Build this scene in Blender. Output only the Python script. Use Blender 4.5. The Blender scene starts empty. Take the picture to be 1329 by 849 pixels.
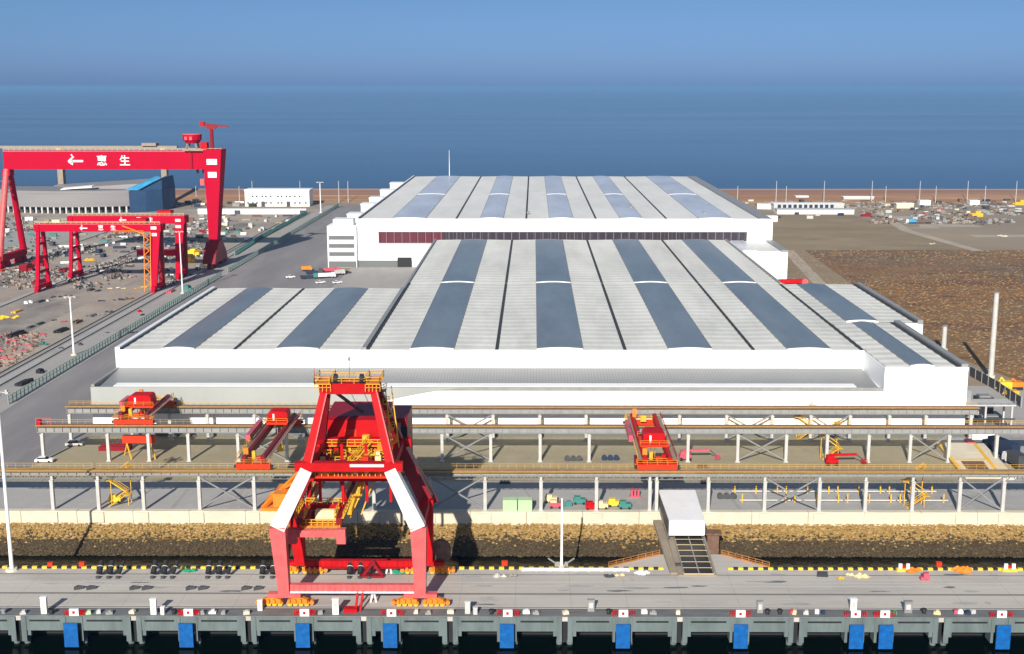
import bpy, math, random
from mathutils import Vector, Matrix
R = math.radians
rnd = random.Random(7)
S = bpy.context.scene
COL = S.collection

# ------------------------------------------------------------------ camera, sky, sun, exposure
PITCH = math.atan(312.5 / 1600.0)
YAW = R(.3)
cd = bpy.data.cameras.new('camera'); cam = bpy.data.objects.new('camera', cd); COL.objects.link(cam)
cam.location = (0, 0, 100)
cam.rotation_euler = (math.pi/2 - PITCH, 0, YAW)
cd.sensor_fit = 'HORIZONTAL'; cd.sensor_width = 36; cd.lens = 36 * 1600 / 1329.0
cd.shift_x = -19.6 / 1329.0
cd.clip_start = 1; cd.clip_end = 90000
S.camera = cam

HAZE = .00005
SUN_EL = R(26.5); SUN_AZ = math.atan2(3.2, 17)
w = bpy.data.worlds.new('World'); S.world = w; w.use_nodes = True
wn = w.node_tree; bg = wn.nodes['Background']
sky = wn.nodes.new('ShaderNodeTexSky'); sky.sky_type = 'NISHITA'; sky.sun_disc = False
sky.sun_elevation = SUN_EL; sky.sun_rotation = math.pi + SUN_AZ
sky.altitude = 0; sky.air_density = 1.0; sky.dust_density = 0.6; sky.ozone_density = 3.0
tc = wn.nodes.new('ShaderNodeTexCoord'); sp = wn.nodes.new('ShaderNodeSeparateXYZ')
wn.links.new(tc.outputs['Generated'], sp.inputs[0])
rp = wn.nodes.new('ShaderNodeValToRGB')          # polarised, strongly blue horizon
rp.color_ramp.elements[0].position = 0.0; rp.color_ramp.elements[0].color = (.255, .44, 1.04, 1)
rp.color_ramp.elements[1].position = 0.5; rp.color_ramp.elements[1].color = (1, .92, .80, 1)
e = rp.color_ramp.elements.new(.07); e.color = (.255, .385, .67, 1)
wn.links.new(sp.outputs['Z'], rp.inputs[0])
mx = wn.nodes.new('ShaderNodeMix'); mx.data_type = 'RGBA'; mx.blend_type = 'MULTIPLY'; mx.inputs[0].default_value = 1
wn.links.new(sky.outputs[0], mx.inputs[6]); wn.links.new(rp.outputs[0], mx.inputs[7])
wn.links.new(mx.outputs[2], bg.inputs[0]); bg.inputs[1].default_value = 0.093

sl = bpy.data.lights.new('sun', 'SUN'); sun = bpy.data.objects.new('sun', sl); COL.objects.link(sun)
sl.energy = 5.0; sl.angle = R(.5); sl.color = (1, .93, .82)
sun.rotation_euler = (math.pi/2 - SUN_EL, 0, -SUN_AZ); sun.location = (0, -50, 200)
S.view_settings.view_transform = 'Standard'; S.view_settings.look = 'None'
S.view_settings.exposure = 0.35; S.view_settings.gamma = 1; S.view_settings.use_curve_mapping = False

# ------------------------------------------------------------------ survey helper: a point of the photograph laid on the level z
_fw = Vector((-math.sin(YAW)*math.cos(PITCH), math.cos(YAW)*math.cos(PITCH), -math.sin(PITCH)))
_rt = Vector((math.cos(YAW), math.sin(YAW), 0)); _up = _rt.cross(_fw)
def at(px, py, z=2.0):
    d = _fw + _rt*((px-684.1)/1600) + _up*((424.5-py)/1600)
    t = (z-100)/d.z
    return Vector((d.x*t, d.y*t, z))
def proj_x(p):
    v = Vector(p) - Vector((0, 0, 100)); return 684.1 + 1600*v.dot(_rt)/v.dot(_fw)

# ------------------------------------------------------------------ materials
def mat(name, col, rough=.6, metal=0., var=.0, vscale=.3, bump=0., bscale=1., spec=.3, stretch=None, col2=None, detail=4):
    m = bpy.data.materials.new(name); m.use_nodes = True
    nt = m.node_tree; b = nt.nodes['Principled BSDF']
    b.inputs['Base Color'].default_value = (*col, 1); b.inputs['Roughness'].default_value = rough
    b.inputs['Metallic'].default_value = metal; b.inputs['Specular IOR Level'].default_value = spec
    if var or col2 or bump:
        g = nt.nodes.new('ShaderNodeNewGeometry'); mp = nt.nodes.new('ShaderNodeMapping')
        nt.links.new(g.outputs['Position'], mp.inputs[0])
        if stretch: mp.inputs['Scale'].default_value = stretch
    if var or col2:
        n = nt.nodes.new('ShaderNodeTexNoise'); n.inputs['Scale'].default_value = vscale; n.inputs['Detail'].default_value = detail
        n.inputs['Roughness'].default_value = .65
        nt.links.new(mp.outputs[0], n.inputs['Vector'])
        r = nt.nodes.new('ShaderNodeValToRGB')
        r.color_ramp.elements[0].position = .3; r.color_ramp.elements[1].position = .72
        c2 = col2 if col2 else tuple(min(1, c*(1+var)) for c in col)
        c1 = col if col2 else tuple(c*(1-var) for c in col)
        r.color_ramp.elements[0].color = (*c1, 1); r.color_ramp.elements[1].color = (*c2, 1)
        nt.links.new(n.outputs['Fac'], r.inputs[0]); nt.links.new(r.outputs[0], b.inputs['Base Color'])
    if bump:
        n2 = nt.nodes.new('ShaderNodeTexNoise'); n2.inputs['Scale'].default_value = bscale; n2.inputs['Detail'].default_value = 5
        nt.links.new(mp.outputs[0], n2.inputs['Vector'])
        bp = nt.nodes.new('ShaderNodeBump'); bp.inputs['Strength'].default_value = bump; bp.inputs['Distance'].default_value = .3
        nt.links.new(n2.outputs['Fac'], bp.inputs['Height']); nt.links.new(bp.outputs[0], b.inputs['Normal'])
    return m

def layered(name, base, layers, rough=.85, bump=.3, bscale=.8):
    """ground: a base colour with noise patches (colour, scale, low, high, stretch)"""
    m = bpy.data.materials.new(name); m.use_nodes = True; nt = m.node_tree; b = nt.nodes['Principled BSDF']
    b.inputs['Roughness'].default_value = rough; b.inputs['Specular IOR Level'].default_value = .25
    g = nt.nodes.new('ShaderNodeNewGeometry')
    cur = None
    for i, (c, sc, lo, hi, st) in enumerate(layers):
        mp = nt.nodes.new('ShaderNodeMapping'); nt.links.new(g.outputs['Position'], mp.inputs[0])
        mp.inputs['Scale'].default_value = st or (1, 1, 1); mp.inputs['Location'].default_value = (i*13.7, i*7.1, 0)
        n = nt.nodes.new('ShaderNodeTexNoise'); n.inputs['Scale'].default_value = sc; n.inputs['Detail'].default_value = 6; n.inputs['Roughness'].default_value = .62
        nt.links.new(mp.outputs[0], n.inputs['Vector'])
        mr = nt.nodes.new('ShaderNodeMapRange'); mr.inputs['From Min'].default_value = lo; mr.inputs['From Max'].default_value = hi
        nt.links.new(n.outputs['Fac'], mr.inputs[0])
        mi = nt.nodes.new('ShaderNodeMix'); mi.data_type = 'RGBA'
        nt.links.new(mr.outputs[0], mi.inputs[0])
        if cur is None: mi.inputs[6].default_value = (*base, 1)
        else: nt.links.new(cur, mi.inputs[6])
        mi.inputs[7].default_value = (*c, 1); cur = mi.outputs[2]
    nt.links.new(cur, b.inputs['Base Color'])
    n2 = nt.nodes.new('ShaderNodeTexNoise'); n2.inputs['Scale'].default_value = bscale; n2.inputs['Detail'].default_value = 6
    nt.links.new(g.outputs['Position'], n2.inputs['Vector'])
    bp = nt.nodes.new('ShaderNodeBump'); bp.inputs['Strength'].default_value = bump; bp.inputs['Distance'].default_value = .5
    nt.links.new(n2.outputs['Fac'], bp.inputs['Height']); nt.links.new(bp.outputs[0], b.inputs['Normal'])
    return m

def panelled(name, col, period, axis, dark=.93, rough=.5, var=.05, stain=None):
    """sheet cladding: fine seams every `period` metres along an axis, soft dirt"""
    m = bpy.data.materials.new(name); m.use_nodes = True; nt = m.node_tree; b = nt.nodes['Principled BSDF']
    b.inputs['Roughness'].default_value = rough
    g = nt.nodes.new('ShaderNodeNewGeometry'); s = nt.nodes.new('ShaderNodeSeparateXYZ'); nt.links.new(g.outputs['Position'], s.inputs[0])
    md = nt.nodes.new('ShaderNodeMath'); md.operation = 'PINGPONG'; md.inputs[1].default_value = period/2
    nt.links.new(s.outputs[axis], md.inputs[0])
    lt = nt.nodes.new('ShaderNodeMath'); lt.operation = 'LESS_THAN'; lt.inputs[1].default_value = period*.05
    nt.links.new(md.outputs[0], lt.inputs[0])
    n = nt.nodes.new('ShaderNodeTexNoise'); n.inputs['Scale'].default_value = .06; n.inputs['Detail'].default_value = 7; n.inputs['Roughness'].default_value = .7
    mp = nt.nodes.new('ShaderNodeMapping'); mp.inputs['Scale'].default_value = stain or (1, 1, .3)
    nt.links.new(g.outputs['Position'], mp.inputs[0]); nt.links.new(mp.outputs[0], n.inputs['Vector'])
    r = nt.nodes.new('ShaderNodeValToRGB'); r.color_ramp.elements[0].position = .32; r.color_ramp.elements[1].position = .6
    r.color_ramp.elements[0].color = (*[c*(1-var*2) for c in col], 1); r.color_ramp.elements[1].color = (*col, 1)
    nt.links.new(n.outputs['Fac'], r.inputs[0])
    mi = nt.nodes.new('ShaderNodeMix'); mi.data_type = 'RGBA'; mi.blend_type = 'MULTIPLY'
    nt.links.new(lt.outputs[0], mi.inputs[0]); nt.links.new(r.outputs[0], mi.inputs[6]); mi.inputs[7].default_value = (dark, dark, dark, 1)
    nt.links.new(mi.outputs[2], b.inputs['Base Color'])
    return m

M = {}
M['white_wall'] = panelled('white cladding', (.86, .87, .88), 1.0, 'X', .95, .45, .02)
M['white_wall_side'] = panelled('white cladding side', (.84, .85, .86), 1.0, 'Y', .95, .45, .02)
M['grey_wall'] = panelled('grey cladding', (.13, .14, .14), 1.0, 'X', .9)
M['swoosh'] = panelled('pale grey painted cladding', (.36, .38, .365), 1.0, 'X', .96)
M['roof'] = panelled('pale roof sheet', (.77, .76, .70), 6.6, 'Y', .84, .55, .12, (1, .22, 1))
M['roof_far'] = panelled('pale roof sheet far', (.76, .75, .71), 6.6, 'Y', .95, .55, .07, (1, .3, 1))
M['annex_roof'] = panelled('ribbed grey roof sheet', (.25, .26, .265), .9, 'X', .55, .45, .05)
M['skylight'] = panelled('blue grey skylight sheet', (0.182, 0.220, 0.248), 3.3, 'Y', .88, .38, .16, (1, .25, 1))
M['skylight_sky_tint'] = panelled('skylight sheet tinted by sky reflection', (.53, .565, .635), 3.3, 'Y', .92, .34, .13, (.8, .3, 1))  # far skylights: sky reflection put into the base colour
M['gutter'] = mat('dark gutter', (.045, .045, .05), .7)
M['edge_dark'] = mat('dark parapet lining', (.10, .10, .105), .6)
M['glass'] = panelled('dark window glass', (.045, .035, .045), 4.0, 'X', 1.9, .12)
M['redglass'] = panelled('dark red window screen', (.13, .03, .045), 4.0, 'X', .6, .2)
M['conc'] = layered('quay concrete', (0.494, 0.461, 0.418), [((0.361, 0.337, 0.314), .12, .45, .75, (.22, 1, 1)), ((0.551, 0.518, 0.475), .5, .5, .8, (.12, 1.6, 1)), ((0.257, 0.242, 0.228), .35, .64, .82, (.3, 1, 1))], .8, .15, 2)
M['conc_face'] = mat('grey quay face concrete', (.125, .16, .16), .8, var=.22, vscale=.5, bump=.2, bscale=1, stretch=(1, 1, .25))
M['conc_pale'] = mat('pale concrete', (.60, .55, .43), .8, var=.1, vscale=.4, bump=.1, stretch=(.5, 1, 1))
M['dark_strip'] = mat('dark deck asphalt', (.15, .155, .16), .8, var=.25, vscale=.5, stretch=(.3, 1, 1))
M['yard_conc'] = layered('yard concrete', (.38, .375, .365), [((.31, .305, .30), .05, .45, .7, (.5, 1, 1)), ((.43, .42, .405), .3, .5, .75, None), ((.23, .225, .22), .5, .66, .8, (1, .3, 1))], .85, .1, 2)
M['yard_tan'] = layered('sandy yard concrete', (0.350, 0.305, 0.205), [((0.294, 0.256, 0.176), .04, .42, .7, (.5, 1, 1)), ((0.392, 0.340, 0.234), .2, .5, .75, None), ((0.224, 0.201, 0.150), .3, .66, .82, None)], .88, .15, 2)
M['road'] = layered('grey road', (0.244, 0.233, 0.236), [((0.200, 0.192, 0.198), .03, .4, .65, (1, .25, 1)), ((0.296, 0.285, 0.286), .06, .5, .75, (1, .15, 1)), ((0.326, 0.315, 0.313), .12, .6, .8, (1, .12, 1))], .85, .08, 2)
M['verge'] = layered('pale verge', (0.367, 0.351, 0.335), [((0.304, 0.300, 0.289), .1, .45, .7, (1, .2, 1)), ((0.328, 0.320, 0.312), .4, .5, .7, None)], .9, .1, 2)
M['workyard'] = layered('work yard ground', (.40, .345, .29), [((.27, .24, .215), .02, .4, .65, None), ((.40, .345, .28), .035, .5, .7, (1, .6, 1)), ((.20, .185, .175), .12, .6, .78, (1, .5, 1)), ((.45, .43, .41), .2, .66, .8, None)], .95, .4, .6)
M['ground'] = layered('bare ground', (0.332, 0.264, 0.191), [((0.246, 0.200, 0.149), .006, .4, .65, None), ((0.281, 0.246, 0.212), .02, .5, .7, (.3, 1, 1)), ((0.187, 0.162, 0.132), .05, .6, .8, (.35, 1, 1))], .95, .4, .3)
M['meadow'] = layered('dry grass field', (0.290, 0.228, 0.149), [((0.220, 0.175, 0.112), .012, .4, .62, (.4, 1, 1)), ((0.320, 0.252, 0.167), .05, .5, .72, (.5, 1, 1)), ((0.170, 0.136, 0.084), .08, .64, .8, (.3, 1, 1))], .95, .6, .3)
M['reedbed'] = layered('rusty reed bed', (0.232, 0.132, 0.060), [((0.160, 0.092, 0.064), .018, .42, .6, (.5, 1, 1)), ((0.240, 0.152, 0.072), .03, .5, .68, (.4, 1, 1)), ((0.176, 0.136, 0.088), .012, .5, .62, (.6, 1, 1)), ((0.088, 0.056, 0.036), .16, .52, .72, (.5, 1, 1))], .95, 1.0, .5)
M['dirt'] = layered('pale dirt track', (.43, .37, .30), [((.36, .31, .25), .06, .4, .7, None)], .95, .2, .5)
M['rust_walk'] = mat('rusty walkway plate', (.24, .13, .065), .8, var=.35, vscale=.25, stretch=(.4, 1, 1))
M['ochre_walk'] = mat('ochre walkway plate', (.42, .25, .075), .75, var=.3, vscale=.3, stretch=(.4, 1, 1))
M['steel'] = mat('pale grey steel', (.27, .275, .27), .5, var=.12, vscale=.5)
M['steel_white'] = mat('off white steel', (.50, .495, .47), .5, var=.1, vscale=.6)
M['steel_mid'] = mat('mid grey steel', (.22, .225, .23), .55, var=.12, vscale=.5)
M['dark'] = mat('black rubber and under deck shade', (.02, .02, .022), .6)
M['dkgrey'] = mat('dark grey paint', (.06, .063, .07), .6, var=.2, vscale=.8)
M['red'] = mat('red crane paint', (.46, .004, .007), .6, var=.14, spec=.15, vscale=.4)
M['red_gantry'] = mat('red gantry paint', (.44, .001, .024), .7, var=.06, vscale=.1, spec=.08)
M['red_pink'] = mat('pale red paint', (.64, .115, .115), .4, var=.18, vscale=.5)
M['red_dark'] = mat('deep red paint', (.23, .005, .013), .5, var=.15, vscale=.5)
M['orange_red'] = mat('orange red paint', (.64, .035, .006), .5, var=.15, vscale=.6)
M['orange'] = mat('orange paint', (.75, .22, .02), .5, var=.15, vscale=.8)
M['yellow'] = mat('yellow paint', (.72, .40, .035), .5, var=.12, vscale=.8)
M['yellow_b'] = mat('bright yellow paint', (.80, .55, .04), .5, var=.1, vscale=.8)
M['cream'] = mat('cream paint', (.72, .58, .32), .5)
M['white'] = mat('white paint', (.82, .82, .82), .42, var=.05, vscale=.4)
M['white_warm'] = mat('warm white paint and sun glare', (.80, .74, .72), .35, var=.06, vscale=.5)
M['blue'] = mat('blue fender panel', (.002, .095, .33), .55, var=.3, vscale=.9)
M['blue_d'] = mat('navy paint', (.02, .035, .075), .5)
M['teal'] = mat('teal mesh', (.25, .33, .30), .7)
M['teal_b'] = mat('teal paint', (.05, .20, .18), .6)
M['green'] = mat('green paint', (.015, .30, .16), .5)
M['mint'] = mat('pale green paint', (.44, .62, .36), .5, var=.05, vscale=.5)
M['pink'] = mat('pink red paint', (.50, .09, .13), .5, var=.15)
M['brown'] = mat('rusty steel', (.17, .10, .07), .8, var=.3, vscale=1)
M['tan'] = mat('tan steel', (.30, .25, .19), .7, var=.1)
M['clad_grey'] = mat('grey rounded cladding', (.23, .22, .225), .6, var=.10, vscale=.1, stretch=(.15, .15, 3))
M['clad_blue'] = mat('deep blue sheeting', (.03, .07, .15), .5, var=.15, vscale=.15)
M['clad_cyan'] = mat('light blue sheeting', (.05, .30, .52), .45, var=.2, vscale=.2)
M['rock_top'] = mat('tan rubble', (.37, .235, .075), .9, col2=(.20, .125, .045), vscale=1.6)
M['rock_low'] = mat('dark wet rubble', (.032, .024, .013), .8, col2=(.085, .058, .032), vscale=1.6)
M['scrap'] = mat('mixed scrap', (.26, .17, .12), .9, col2=(.42, .33, .28), vscale=.4, detail=8)
M['shrub'] = mat('dark shrub leaves', (.035, .045, .03), .9, var=.3, vscale=2)
M['solar'] = mat('dark grating panel', (.028, .022, .02), .5, var=.2, vscale=2)
M['dike'] = layered('orange dike face', (.36, .21, .12), [((.28, .155, .09), .01, .4, .6, (.3, 2, 2)), ((.42, .28, .18), .03, .5, .7, (.2, 3, 3))], .95, .3, .4)
M['dike_d'] = layered('brown dike crown', (.24, .135, .10), [((.30, .18, .13), .02, .45, .7, (.2, 3, 3))], .95, .3, .4)

def water(name, col, rough, bscale, strength, st, spec=.5):
    m = bpy.data.materials.new(name); m.use_nodes = True; nt = m.node_tree; b = nt.nodes['Principled BSDF']
    b.inputs['Base Color'].default_value = (*col, 1); b.inputs['Roughness'].default_value = rough; b.inputs['IOR'].default_value = 1.33; b.inputs['Specular IOR Level'].default_value = spec
    g = nt.nodes.new('ShaderNodeNewGeometry'); mp = nt.nodes.new('ShaderNodeMapping'); mp.inputs['Scale'].default_value = st
    nt.links.new(g.outputs['Position'], mp.inputs[0])
    n = nt.nodes.new('ShaderNodeTexNoise'); n.inputs['Scale'].default_value = bscale; n.inputs['Detail'].default_value = 5
    nt.links.new(mp.outputs[0], n.inputs['Vector'])
    bp = nt.nodes.new('ShaderNodeBump'); bp.inputs['Strength'].default_value = strength; bp.inputs['Distance'].default_value = .3
    nt.links.new(n.outputs['Fac'], bp.inputs['Height']); nt.links.new(bp.outputs[0], b.inputs['Normal'])
    m2 = nt.nodes.new('ShaderNodeMapping'); m2.inputs['Scale'].default_value = (.0005, .0028, 1)      # slicks and currents
    n2 = nt.nodes.new('ShaderNodeTexNoise'); n2.inputs['Scale'].default_value = 1; n2.inputs['Detail'].default_value = 6; n2.inputs['Roughness'].default_value = .65
    nt.links.new(g.outputs['Position'], m2.inputs[0]); nt.links.new(m2.outputs[0], n2.inputs['Vector'])
    r2 = nt.nodes.new('ShaderNodeMapRange'); r2.inputs['From Min'].default_value = .3; r2.inputs['From Max'].default_value = .7; r2.inputs['To Min'].default_value = rough*.85; r2.inputs['To Max'].default_value = rough*1.3
    nt.links.new(n2.outputs['Fac'], r2.inputs[0]); nt.links.new(r2.outputs[0], b.inputs['Roughness'])
    return m
M['harbour'] = water('harbour water', (.0005, .003, .002), .12, .5, .35, (1, 1, 1), .3)
M['sea'] = water('sea water', (.003, .010, .027), .1, .02, .12, (.15, 1, 1), .05)

# ------------------------------------------------------------------ mesh builder
class MB:
    def __init__(s): s.v = []; s.f = []; s.m = []
    def face(s, pts, m=0):
        n = len(s.v); s.v += [tuple(p) for p in pts]; s.f.append(tuple(range(n, n+len(pts)))); s.m.append(m); return s
    def hexa(s, p, m=0):      # p: 4 bottom (ccw), 4 top
        n = len(s.v); s.v += [tuple(q) for q in p]
        for q in ((3,2,1,0), (4,5,6,7), (0,1,5,4), (1,2,6,5), (2,3,7,6), (3,0,4,7)):
            s.f.append(tuple(n+i for i in q)); s.m.append(m)
        return s
    def box(s, x0, x1, y0, y1, z0, z1, m=0):
        return s.hexa([(x0,y0,z0), (x1,y0,z0), (x1,y1,z0), (x0,y1,z0), (x0,y0,z1), (x1,y0,z1), (x1,y1,z1), (x0,y1,z1)], m)
    def cbox(s, c, sx, sy, sz, rz=0, m=0):    # c = centre of the base
        co, si = math.cos(rz), math.sin(rz); P = []
        for z in (0, sz):
            for a, b in ((-1,-1), (1,-1), (1,1), (-1,1)):
                x, y = a*sx/2, b*sy/2; P.append((c[0]+x*co-y*si, c[1]+x*si+y*co, c[2]+z))
        return s.hexa(P, m)
    def bar(s, p, q, w, h=None, w2=None, h2=None, m=0, up=(0,0,1)):
        p, q = Vector(p), Vector(q); d = (q-p).normalized(); h = h or w; w2 = w2 or w; h2 = h2 or h
        u = Vector(up)
        if abs(d.dot(u)) > .98: u = Vector((0, 1, 0))
        a = d.cross(u).normalized(); b = a.cross(d)
        P = [p-a*w/2-b*h/2, p+a*w/2-b*h/2, p+a*w/2+b*h/2, p-a*w/2+b*h/2, q-a*w2/2-b*h2/2, q+a*w2/2-b*h2/2, q+a*w2/2+b*h2/2, q-a*w2/2+b*h2/2]
        return s.hexa(P, m)
    def tube(s, p, q, r, r2=None, n=10, m=0):
        p, q = Vector(p), Vector(q); d = (q-p).normalized(); r2 = r if r2 is None else r2
        u = Vector((0,0,1)) if abs(d.z) < .95 else Vector((1,0,0))
        a = d.cross(u).normalized(); b = d.cross(a); k = len(s.v)
        for c, rr in ((p, r), (q, r2)):
            for i in range(n):
                t = 2*math.pi*i/n; s.v.append(tuple(c + a*(rr*math.cos(t)) + b*(rr*math.sin(t))))
        for i in range(n):
            j = (i+1) % n; s.f.append((k+i, k+j, k+n+j, k+n+i)); s.m.append(m)
        s.f.append(tuple(k+i for i in reversed(range(n)))); s.f.append(tuple(k+n+i for i in range(n))); s.m += [m, m]
        return s
    def prism(s, poly, axis, a, b, m=0):     # polygon of 2-d points extruded along an axis from a to b
        def P(u, v, t): return {'x': (t,u,v), 'y': (u,t,v), 'z': (u,v,t)}[axis]
        n = len(poly); k = len(s.v)
        s.v += [P(u, v, a) for u, v in poly] + [P(u, v, b) for u, v in poly]
        s.f.append(tuple(range(k, k+n))); s.f.append(tuple(reversed(range(k+n, k+2*n)))); s.m += [m, m]
        for i in range(n):
            j = (i+1) % n; s.f.append((k+i, k+j, k+n+j, k+n+i)); s.m.append(m)
        return s
    def blob(s, c, r, sq=(1,1,1), rr=None, m=0):
        rr = rr or rnd; k = len(s.v)
        for d in ((1,0,0), (0,1,0), (-1,0,0), (0,-1,0), (0,0,1), (0,0,-1), (.7,.7,.1), (-.7,.7,.1), (-.7,-.7,.1), (.7,-.7,.1)):
            f = r*(.7+.6*rr.random()); s.v.append((c[0]+d[0]*f*sq[0], c[1]+d[1]*f*sq[1], c[2]+d[2]*f*sq[2]))
        ring = [0, 6, 1, 7, 2, 8, 3, 9]
        for i in range(8):
            a, b = ring[i], ring[(i+1) % 8]; s.f.append((k+a, k+b, k+4)); s.f.append((k+b, k+a, k+5)); s.m += [m, m]
        return s
    def rail(s, p, q, h=1.1, n=None, t=.07, m=0):    # handrail with posts
        p, q = Vector(p), Vector(q); L = (q-p).length; n = n or max(1, int(L/2))
        for z in (h, h*.55): s.bar(p+Vector((0,0,z)), q+Vector((0,0,z)), t, t, m=m)
        for i in range(n+1):
            c = p.lerp(q, i/n); s.bar(c, c+Vector((0,0,h)), t, t, m=m)
        return s

def part(name, mb, ms, parent=None, shift=None):
    """ONE mesh object; vertices given in world coordinates, moved to the top thing's base"""
    me = bpy.data.meshes.new(name); off = Vector((0, 0, 0))
    if parent is not None:
        r = parent
        while r.parent: r = r.parent
        off = r.location
    if shift is not None: off = Vector(shift)
    me.from_pydata([(v[0]-off[0], v[1]-off[1], v[2]-off[2]) for v in mb.v], [], mb.f)
    for m in (ms if isinstance(ms, (list, tuple)) else [ms]): me.materials.append(m)
    me.polygons.foreach_set('material_index', mb.m); me.update()
    import bmesh
    bm = bmesh.new(); bm.from_mesh(me); bmesh.ops.recalc_face_normals(bm, faces=bm.faces); bm.to_mesh(me); bm.free()
    o = bpy.data.objects.new(name, me); COL.objects.link(o)
    if parent is not None: o.parent = parent
    if shift is not None: o.location = off
    return o
def tag(o, label, cat, group=None):
    o['label'] = label; o['category'] = cat
    if group: o['group'] = group
    return o
def thing(name, label, cat, loc, group=None):
    o = bpy.data.objects.new(name, None); COL.objects.link(o); o.location = loc; o.empty_display_size = .1
    return tag(o, label, cat, group)
def solo(name, mb, ms, label, cat, loc, group=None):
    return tag(part(name, mb, ms, shift=loc), label, cat, group)
def struct(name, mb, ms, kind='structure'):
    o = part(name, mb, ms, None); o['kind'] = kind; return o
def dup(o, loc=None, label=None, parent=None):
    c = o.copy(); COL.objects.link(c)
    if parent is not None: c.parent = parent
    if loc is not None: c.location = loc
    if label: c['label'] = label
    for ch in [x for x in bpy.data.objects if x.parent == o]: dup(ch, parent=c)
    return c
ORD = ['first','second','third','fourth','fifth','sixth','seventh','eighth','ninth','tenth','eleventh','twelfth','thirteenth','fourteenth','fifteenth','sixteenth','seventeenth','eighteenth','nineteenth','twentieth']
def ordn(i):
    if i < 20: return ORD[i]
    t = ['twenty','thirty','forty','fifty','sixty','seventy'][(i+1)//10-2]; u = (i+1) % 10
    return (t + '-' + ORD[u-1]) if u else {'twenty':'twentieth','thirty':'thirtieth','forty':'fortieth','fifty':'fiftieth','sixty':'sixtieth','seventy':'seventieth'}[t]

# ================================================================== SETTING
b = MB(); b.face([(-24000,1108,-5.9), (24000,1108,-5.9), (24000,39000,-5.9), (-24000,39000,-5.9)]); struct('sea', b, M['sea'])
b = MB(); b.face([(-900,60,-5.92), (900,60,-5.92), (900,269.5,-5.92), (-900,269.5,-5.92)]); struct('harbour_water', b, M['harbour'])
b = MB(); b.box(-2600, 2600, 276.4, 1108, -8, 2.0); struct('ground', b, M['ground'])
def sheet(name, poly, z, m):
    mb = MB(); mb.face([(x, y, z) for x, y in poly]); return struct(name, mb, m)
sheet('yard_concrete', [(-152,276.45), (165,276.45), (165,298), (-152,298)], 2.02, M['yard_conc'])
sheet('yard_sand', [(-134,298), (118,298), (118,339), (-134,339)], 2.02, M['yard_tan'])
sheet('yard_apron', [(118,298), (165,298), (165,400), (131,400), (131,339), (118,339)], 2.02, M['yard_conc'])
sheet('road', [(-163,298), (-134,298), (-127,340), (-127,476), (-52,476), (-52,632), (-97,640), (-113,672), (-113,1030), (-161,1030)], 2.03, M['road'])
sheet('verge', [(-178,300), (-163,300), (-161,1030), (-173,1030)], 2.04, M['verge'])
sheet('courtyard', [(-100,560), (-50,560), (-50,674), (-100,674)], 2.05, M['verge'])
sheet('work_yard', [(-520,330), (-178,330), (-173,1000), (-700,1000)], 2.02, M['workyard'])
sheet('meadow', [(131,640), (520,640), (520,748), (268,748), (247,960), (140,960), (131,700)], 2.02, M['meadow'])
b = MB(); z = 2.03
b.face([(150,470,z), (166,400,z), (600,400,z), (600,747,z), (165,747,z), (160,600,z)]); struct('reed_bed', b, M['reedbed'])
sheet('field_margin', [(131,488), (150,470), (160,600), (165,747), (131,747)], 2.04, M['meadow'])
sheet('dirt_track', [(266,744), (273,744), (262,850), (279,1012), (272,1012), (254,850)], 2.05, M['dirt'])
sheet('field_track', [(133,500), (139,500), (158,745), (151,745)], 2.06, M['dirt'])
for i, (x0, x1, y0, y1) in enumerate(((292,420,812,828), (300,430,752,757))):
    sheet('dirt_track', [(x0,y0), (x1,y0+4), (x1,y1), (x0,y1-3)], 2.06, M['dirt'])
# paler patches and dark patches on the far works ground
for k in range(26):
    x = rnd.uniform(150, 520); y = rnd.uniform(850, 1040); a = rnd.uniform(6, 26); c = rnd.uniform(4, 16)
    pts = [(x+a*math.cos(t)*(.7+.5*rnd.random()), y+c*math.sin(t)*(.7+.5*rnd.random())) for t in [i*math.pi/5 for i in range(10)]]
    if not (140 < x < 270 and y < 962): sheet('bare_patch', pts, 2.03+.002*k, rnd.choice([M['dirt'], M['workyard'], M['ground']]))
# dike along the sea
b = MB()
b.hexa([(-2600,1060,1.5), (2600,1060,1.5), (2600,1085,1.5), (-2600,1085,1.5), (-2600,1062,2.4), (2600,1062,2.4), (2600,1085,6.0), (-2600,1085,6.0)], 0)
b.hexa([(-2600,1085,1.5), (2600,1085,1.5), (2600,1104,1.5), (-2600,1104,1.5), (-2600,1085,6.05), (2600,1085,6.05), (2600,1104,9.2), (-2600,1104,9.2)], 1)
b.box(-2600, 2600, 1104, 1107.5, -7, 10.1, 2)
struct('embankment', b, [M['dike'], M['dike_d'], mat('grey dike wall', (.17, .165, .165), .9)])

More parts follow.
